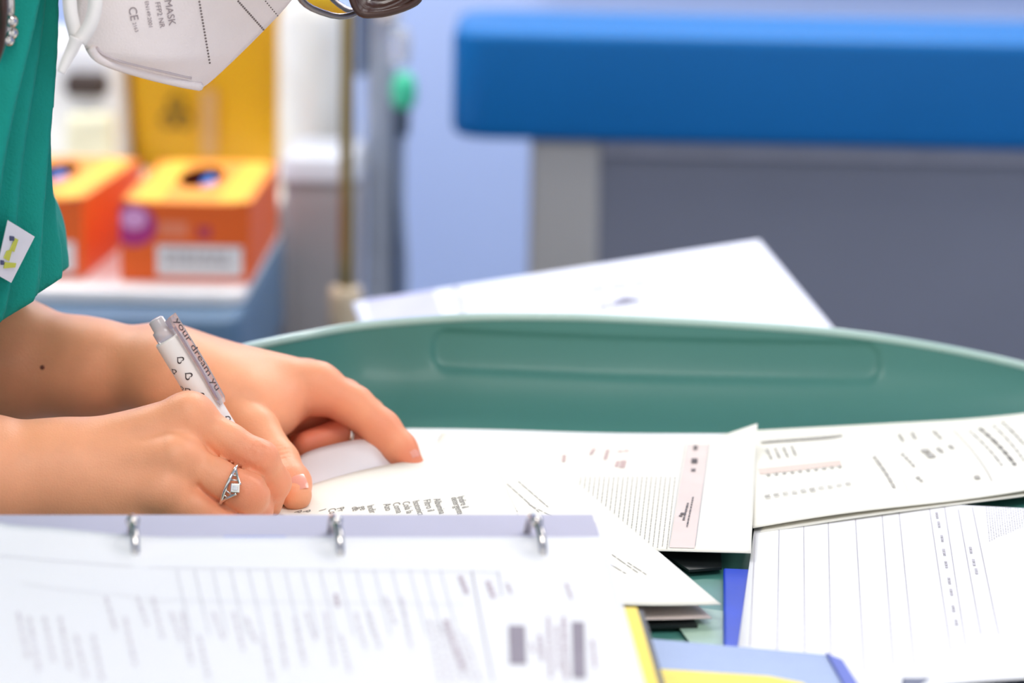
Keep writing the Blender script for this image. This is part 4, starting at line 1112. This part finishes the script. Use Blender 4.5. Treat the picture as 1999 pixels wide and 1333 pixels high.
dots((389, 3), (409, 122), 21); dots((465, 2), (514, 57), 17); dots((515, -2), (545, 34), 10, .0004)
if V: o = mesh('weld_dots', V, Fc, mat('dot_grey', (120, 108, 104), .8), MK); o['kind'] = 'stuff'
def mask_text(body, p0, p1, hpx):
    """lettering on the mask from pixel p0 towards p1, letter height in pixels"""
    d = np.array(p1, float)-p0; d /= np.linalg.norm(d); n = np.array([d[1], -d[0]])
    V, Fc = text_geo(body, hpx/.7); out = []
    for x, y, _ in V:
        q = np.array(p0)+d*x+n*y; p = on(MT, q[0], q[1], .0004)
        if p is None: return
        out.append(p)
    mesh('printed_text', out, Fc, mat('mask_ink', (150, 136, 138), .8), MK)
mask_text('RMASK', (318, -12), (336, 84), 14)
mask_text('FFP2 NR', (302, 4), (322, 104), 10)
mask_text('EN149:2001', (282, 2), (300, 112), 7.5)
mask_text('CE', (250, 14), (255, 40), 16)
mask_text('2163', (258, 44), (264, 64), 7)
# ear loop: flat elastic doubled back, with a tail
def ribbon(name, pts, wd, th, material, parent, wdir):
    pts = spline(pts, 8); V, Fc = [], []; wdir = np.array(wdir, float); N = len(pts)
    ws = wd if callable(wd) else (lambda t: wd)
    for i, p in enumerate(pts):
        t = pts[min(i+1, N-1)]-pts[max(i-1, 0)]; t = nrm(t); s_ = nrm(np.cross(t, wdir)); n = nrm(np.cross(s_, t)); a = ws(i/(N-1))/2
        V += [p+s_*a+n*th/2, p-s_*a+n*th/2, p-s_*a-n*th/2, p+s_*a-n*th/2]
    for i in range(N-1):
        for k in range(4): Fc.append((4*i+k, 4*i+(k+1) % 4, 4*i+4+(k+1) % 4, 4*i+4+k))
    Fc += [(3, 2, 1, 0), (4*N-4, 4*N-3, 4*N-2, 4*N-1)]
    return mesh(name, V, Fc, material, parent, True)
ELM = mat('elastic_white', (236, 230, 226), .55, .03, 80, trans=.0)
Ye = YM-.075
lp = ribbon('ear_loop', [at(60, -240, Y=Ye+.004), at(110, -120, Y=Ye), at(132, -30, Y=Ye-.002), at(138, 25, Y=Ye-.004), at(146, 62, Y=Ye-.004), at(151, 84, Y=Ye-.004)], .0062, .0009, ELM, MK, (0, 1, 0))
ribbon('ear_loop', [at(62, -240, Y=Ye+.004), at(140, -110, Y=Ye), at(178, -40, Y=Ye-.002), at(186, 5, Y=Ye-.004), at(176, 48, Y=Ye-.005), at(155, 82, Y=Ye-.005)], .0062, .0009, ELM, MK, (0, 1, 0))
ribbon('loop_tail', [at(150, 74, Y=Ye-.006), at(140, 98, Y=Ye-.006), at(128, 122, Y=Ye-.007), at(119, 142, Y=Ye-.008)], lambda t: .0062-.0028*t, .0016, ELM, MK, (0, 1, 0))

# ------------------------------------------------ eyeglasses
GL = empty('eyeglasses', tuple(hp(.02, .1)), 'clear thin-rimmed eyeglasses on the masked face at the top edge', 'eyeglasses')
for s_ in (1, -1):
    c = hp(.022, .100, .034*s_); fw_ = nrm(HF*.80+HL*.60*s_); si = nrm(np.cross(HU, fw_)); P = []
    for k in range(40):
        a = 2*math.pi*k/40; P.append(c+si*.030*math.copysign(abs(math.cos(a))**.75, math.cos(a))+HU*.024*math.copysign(abs(math.sin(a))**.75, math.sin(a)))
    o_ = np.array(P); sh_ = at(628, 24, Y=YM-.034)-hp(.022, .076, .034); o_ = o_+np.array([sh_[0], 0, sh_[2]])
    tube('rim', list(o_), .0015, mat('rim_grey', (120, 112, 112), .25, metal=.6), GL, 8, True)
    cc = o_.mean(0); V = [cc+fw_*.002]+list(o_); mesh('lens', V, [(0, k+1, (k+1) % 40+1) for k in range(40)], mat('lens_clear', (248, 248, 252), .02, .0, trans=1.0, ior=1.05), GL, True)
    tm = [o_[0] if s_ > 0 else o_[20], hp(-.03, .118, .072*s_), hp(-.10, .112, .078*s_), hp(-.125, .095, .076*s_)]
    far_i = max(range(40), key=lambda k: (o_[k] @ HL)*s_); tm[0] = o_[far_i]
    tube('temple', spline(tm, 8), .0013, mat('rim_grey', (120, 112, 112), .25, metal=.6), GL, 8)
    if s_ > 0: br = [o_[max(range(40), key=lambda k: -(o_[k] @ HL))]]
    else: br.append(o_[max(range(40), key=lambda k: (o_[k] @ HL))])
tube('bridge', spline([br[0], (br[0]+br[1])/2+HU*.004+HF*.002, br[1]], 6), .0012, mat('rim_grey', (120, 112, 112), .25, metal=.6), GL, 8)

# ------------------------------------------------ rings on fingers
SILV = mat('silver', (222, 220, 215), .14, .02, metal=1)
def ring_at(c, ax, n, r, wd):
    ax = nrm(ax); n = nrm(n-ax*np.dot(n, ax)); s_ = np.cross(ax, n); return ax, n, s_
c = W(449, 947, -.0095); axm = W(484, 963, -.010)-W(420, 936, -.008)
tilt_ax = nrm(axm); ax, n, s_ = ring_at(c, tilt_ax, np.array([.15, -1, .25]), .0096, .002)
RG = empty('finger_ring', tuple(c), 'silver filigree ring with a square stone on the writing hand', 'ring')
tube('band', [c+(n*math.cos(a)+s_*math.sin(a))*.0101+ax*.0012*math.cos(2*a)*0 for a in np.linspace(0, 2*math.pi, 48, endpoint=False)], .00085, SILV, RG, 10, True)
# split shoulders rising to the setting, with openwork bars
top = c+n*.0112+ax*.0042
for sg in (1, -1):
    e0_ = c+(n*.55+s_*sg*.84)*.0100; mid_ = c+(n*.86+s_*sg*.50)*.0106+ax*.0026
    tube('shoulder', spline([e0_, mid_, top+s_*sg*.0022+ax*.0014], 6), .00065, SILV, RG, 8)
    for t in (.25, .5, .75):
        a_ = c+nrm(n*(.55+.45*t)+s_*sg*.84*(1-t))*.0104; b_ = e0_*(1-t)+(top+s_*sg*.0022+ax*.0014)*t
        tube('openwork_bar', [a_, b_], .0004, SILV, RG, 6)
M4 = Matrix((tuple(s_)+(top[0],), tuple(ax)+(top[1],), tuple(n)+(top[2],), (0, 0, 0, 1)))
M4 = Matrix([[s_[i], ax[i], n[i], top[i]] for i in range(3)]+[[0, 0, 0, 1]])
R45 = Matrix.Rotation(math.radians(20), 4, 'Z')
bm = bmesh.new(); bm_box(bm, (-.0021, -.0021, -.001), (.0021, .0021, .0007), .0004, 2, M4 @ R45); from_bm('setting', bm, SILV, RG)
bm = bmesh.new(); bm_box(bm, (-.0012, -.0012, .0005), (.0012, .0012, .0016), .0004, 2, M4 @ R45); from_bm('stone', bm, mat('stone', (245, 245, 250), .03, .01, trans=.3, ior=2.2), RG)
# small plain ring on the other hand
c = W(668, 848, .1215); axm = W(600, 868, .114)-W(716, 812, .132); ax, n, s_ = ring_at(c, axm+np.array([0, 0, .02]), np.array([0, -1, .2]), .0096, .002)
RG2 = empty('finger_ring', tuple(c), 'thin plain silver ring on a bent finger of the hand holding the page', 'ring')
tube('band', [c+(n*math.cos(a)+s_*math.sin(a))*.0098 for a in np.linspace(0, 2*math.pi, 48, endpoint=False)], .0011, SILV, RG2, 10, True)

# ------------------------------------------------ pen
PT = at(540, 1009, Y=.034); PTOP = at(303, 622, Y=.036)
PD = nrm(PTOP-PT); PL_ = np.linalg.norm(PTOP-PT)
vn = nrm(np.cross(PD, [0, 1.0, 0])); vn = vn if vn[0] > 0 else -vn; vf = nrm(np.cross(PD, vn)); vf = vf if vf[1] < 0 else -vf   # vn right-up side, vf towards camera
PEN = empty('pen', tuple(PT), 'white pen printed with small hearts held in the writing hand', 'pen')
MP = Matrix([[vn[i], vf[i], PD[i], PT[i]] for i in range(3)]+[[0, 0, 0, 1]])
if MP.determinant() < 0: MP = Matrix([[vn[i], -vf[i], PD[i], PT[i]] for i in range(3)]+[[0, 0, 0, 1]])
RB = .0066
lathe('barrel', [(.0035, .012), (.0052, .03), (RB, .05), (RB, PL_-.012), (RB-.0003, PL_-.0112), (.0050, PL_-.011)], None, mat('pen_white', (236, 228, 222), .3, .02, 30), PEN, 32, MP)
lathe('tip', [(.0004, 0), (.0008, .002), (.0024, .010), (.0034, .0125)], None, STEEL, PEN, 20, MP)
lathe('push_button', [(.0050, PL_-.0118), (.0050, PL_-.006), (.0040, PL_-.0055), (.0038, PL_-.0008), (.0028, PL_)], None, mat('button_clear', (222, 214, 216), .15, .05, trans=.35), PEN, 24, MP)
# clip on the right side
cl = [(RB-.0005, PL_-.003), (RB+.0034, PL_-.002), (RB+.0036, PL_-.030), (RB+.0026, PL_-.048), (RB+.0012, PL_-.0505), (RB+.0010, PL_-.046), (RB+.0018, PL_-.030), (RB+.0016, PL_-.0075), (RB-.0005, PL_-.008)]
sa = math.radians(-20) if MP.determinant() else 0
V = []; sgc = 1 if np.dot(np.array(MP.col[1])[:3], vf) > 0 else -1; ca, sa_ = math.cos(.42), math.sin(.42)*sgc
for yy in (-.0027, .0027):
    for x, z in cl: V.append(MP @ Vector((x*ca-yy*sa_, x*sa_+yy*ca, z)))
n_ = len(cl); mesh('clip', V, [tuple(range(n_))[::-1], tuple(range(n_, 2*n_))]+[(k, (k+1) % n_, n_+(k+1) % n_, n_+k) for k in range(n_)], mat('clip_clear', (226, 216, 214), .12, .05, trans=.75), PEN)
# hearts and letters printed around the barrel
PINKM = mat('pen_ink', (70, 58, 58), .6)
sgn = 1 if np.dot(np.array(MP.col[1])[:3], vf) > 0 else -1
def on_pen(a, z, e=.00018): return MP @ Vector(((RB+e)*math.sin(a), sgn*(RB+e)*math.cos(a), z))
def heart(a0, z0, s, fill=False, ang=0):
    s = s*1.35
    pts = []
    for k in range(28):
        t = 2*math.pi*k/28; x = 16*math.sin(t)**3/17; y = (13*math.cos(t)-5*math.cos(2*t)-2*math.cos(3*t)-math.cos(4*t))/17
        xx = x*math.cos(ang)-y*math.sin(ang); yy = x*math.sin(ang)+y*math.cos(ang); pts.append((xx, yy))
    V = []
    for x, y in pts: V.append(on_pen(a0+s*x/RB, z0+s*y)); V.append(on_pen(a0+s*.66*x/RB, z0+s*.66*y))
    mesh('heart_print', V, [(2*k, 2*((k+1) % 28), 2*((k+1) % 28)+1, 2*k+1) for k in range(28)], PINKM, PEN)
for a0, z0, s in [(.22, PL_-.022, .0015), (.12, PL_-.0305, .0016), (.10, PL_-.0415, .0016), (-.25, PL_-.049, .0017), (.35, PL_-.0505, .0014), (-.70, PL_-.0255, .0013), (-.55, PL_-.0365, .0014), (-1.0, PL_-.0345, .0011), (-.75, PL_-.0445, .0013), (-1.0, PL_-.052, .0012), (.1, PL_-.057, .0015), (-.5, PL_-.060, .0014), (1.0, PL_-.058, .0015)]:
    heart(a0, z0, s, ang=math.pi+.3)
def pen_text(body, a0, z0, size, material):
    V, Fc = text_geo(body, size); mesh('lettering', [on_pen(a0+(y)/RB, z0-x) for x, y, _ in V], Fc, material, PEN)
def clip_text(body, z0, size):
    V, Fc = text_geo(body, size); out = []
    for x, y, _ in V:
        z = z0-x; k_ = (PL_-z); xr = RB+.0038 if k_ < .030 else RB+.0038-(k_-.030)*.055
        yy = (y-size*.24)*-sgc; out.append(MP @ Vector((xr*ca-yy*sa_, xr*sa_+yy*ca, z)))
    mesh('lettering', out, Fc, PINKM, PEN)
clip_text('your dream yu', PL_-.0045, .0066)
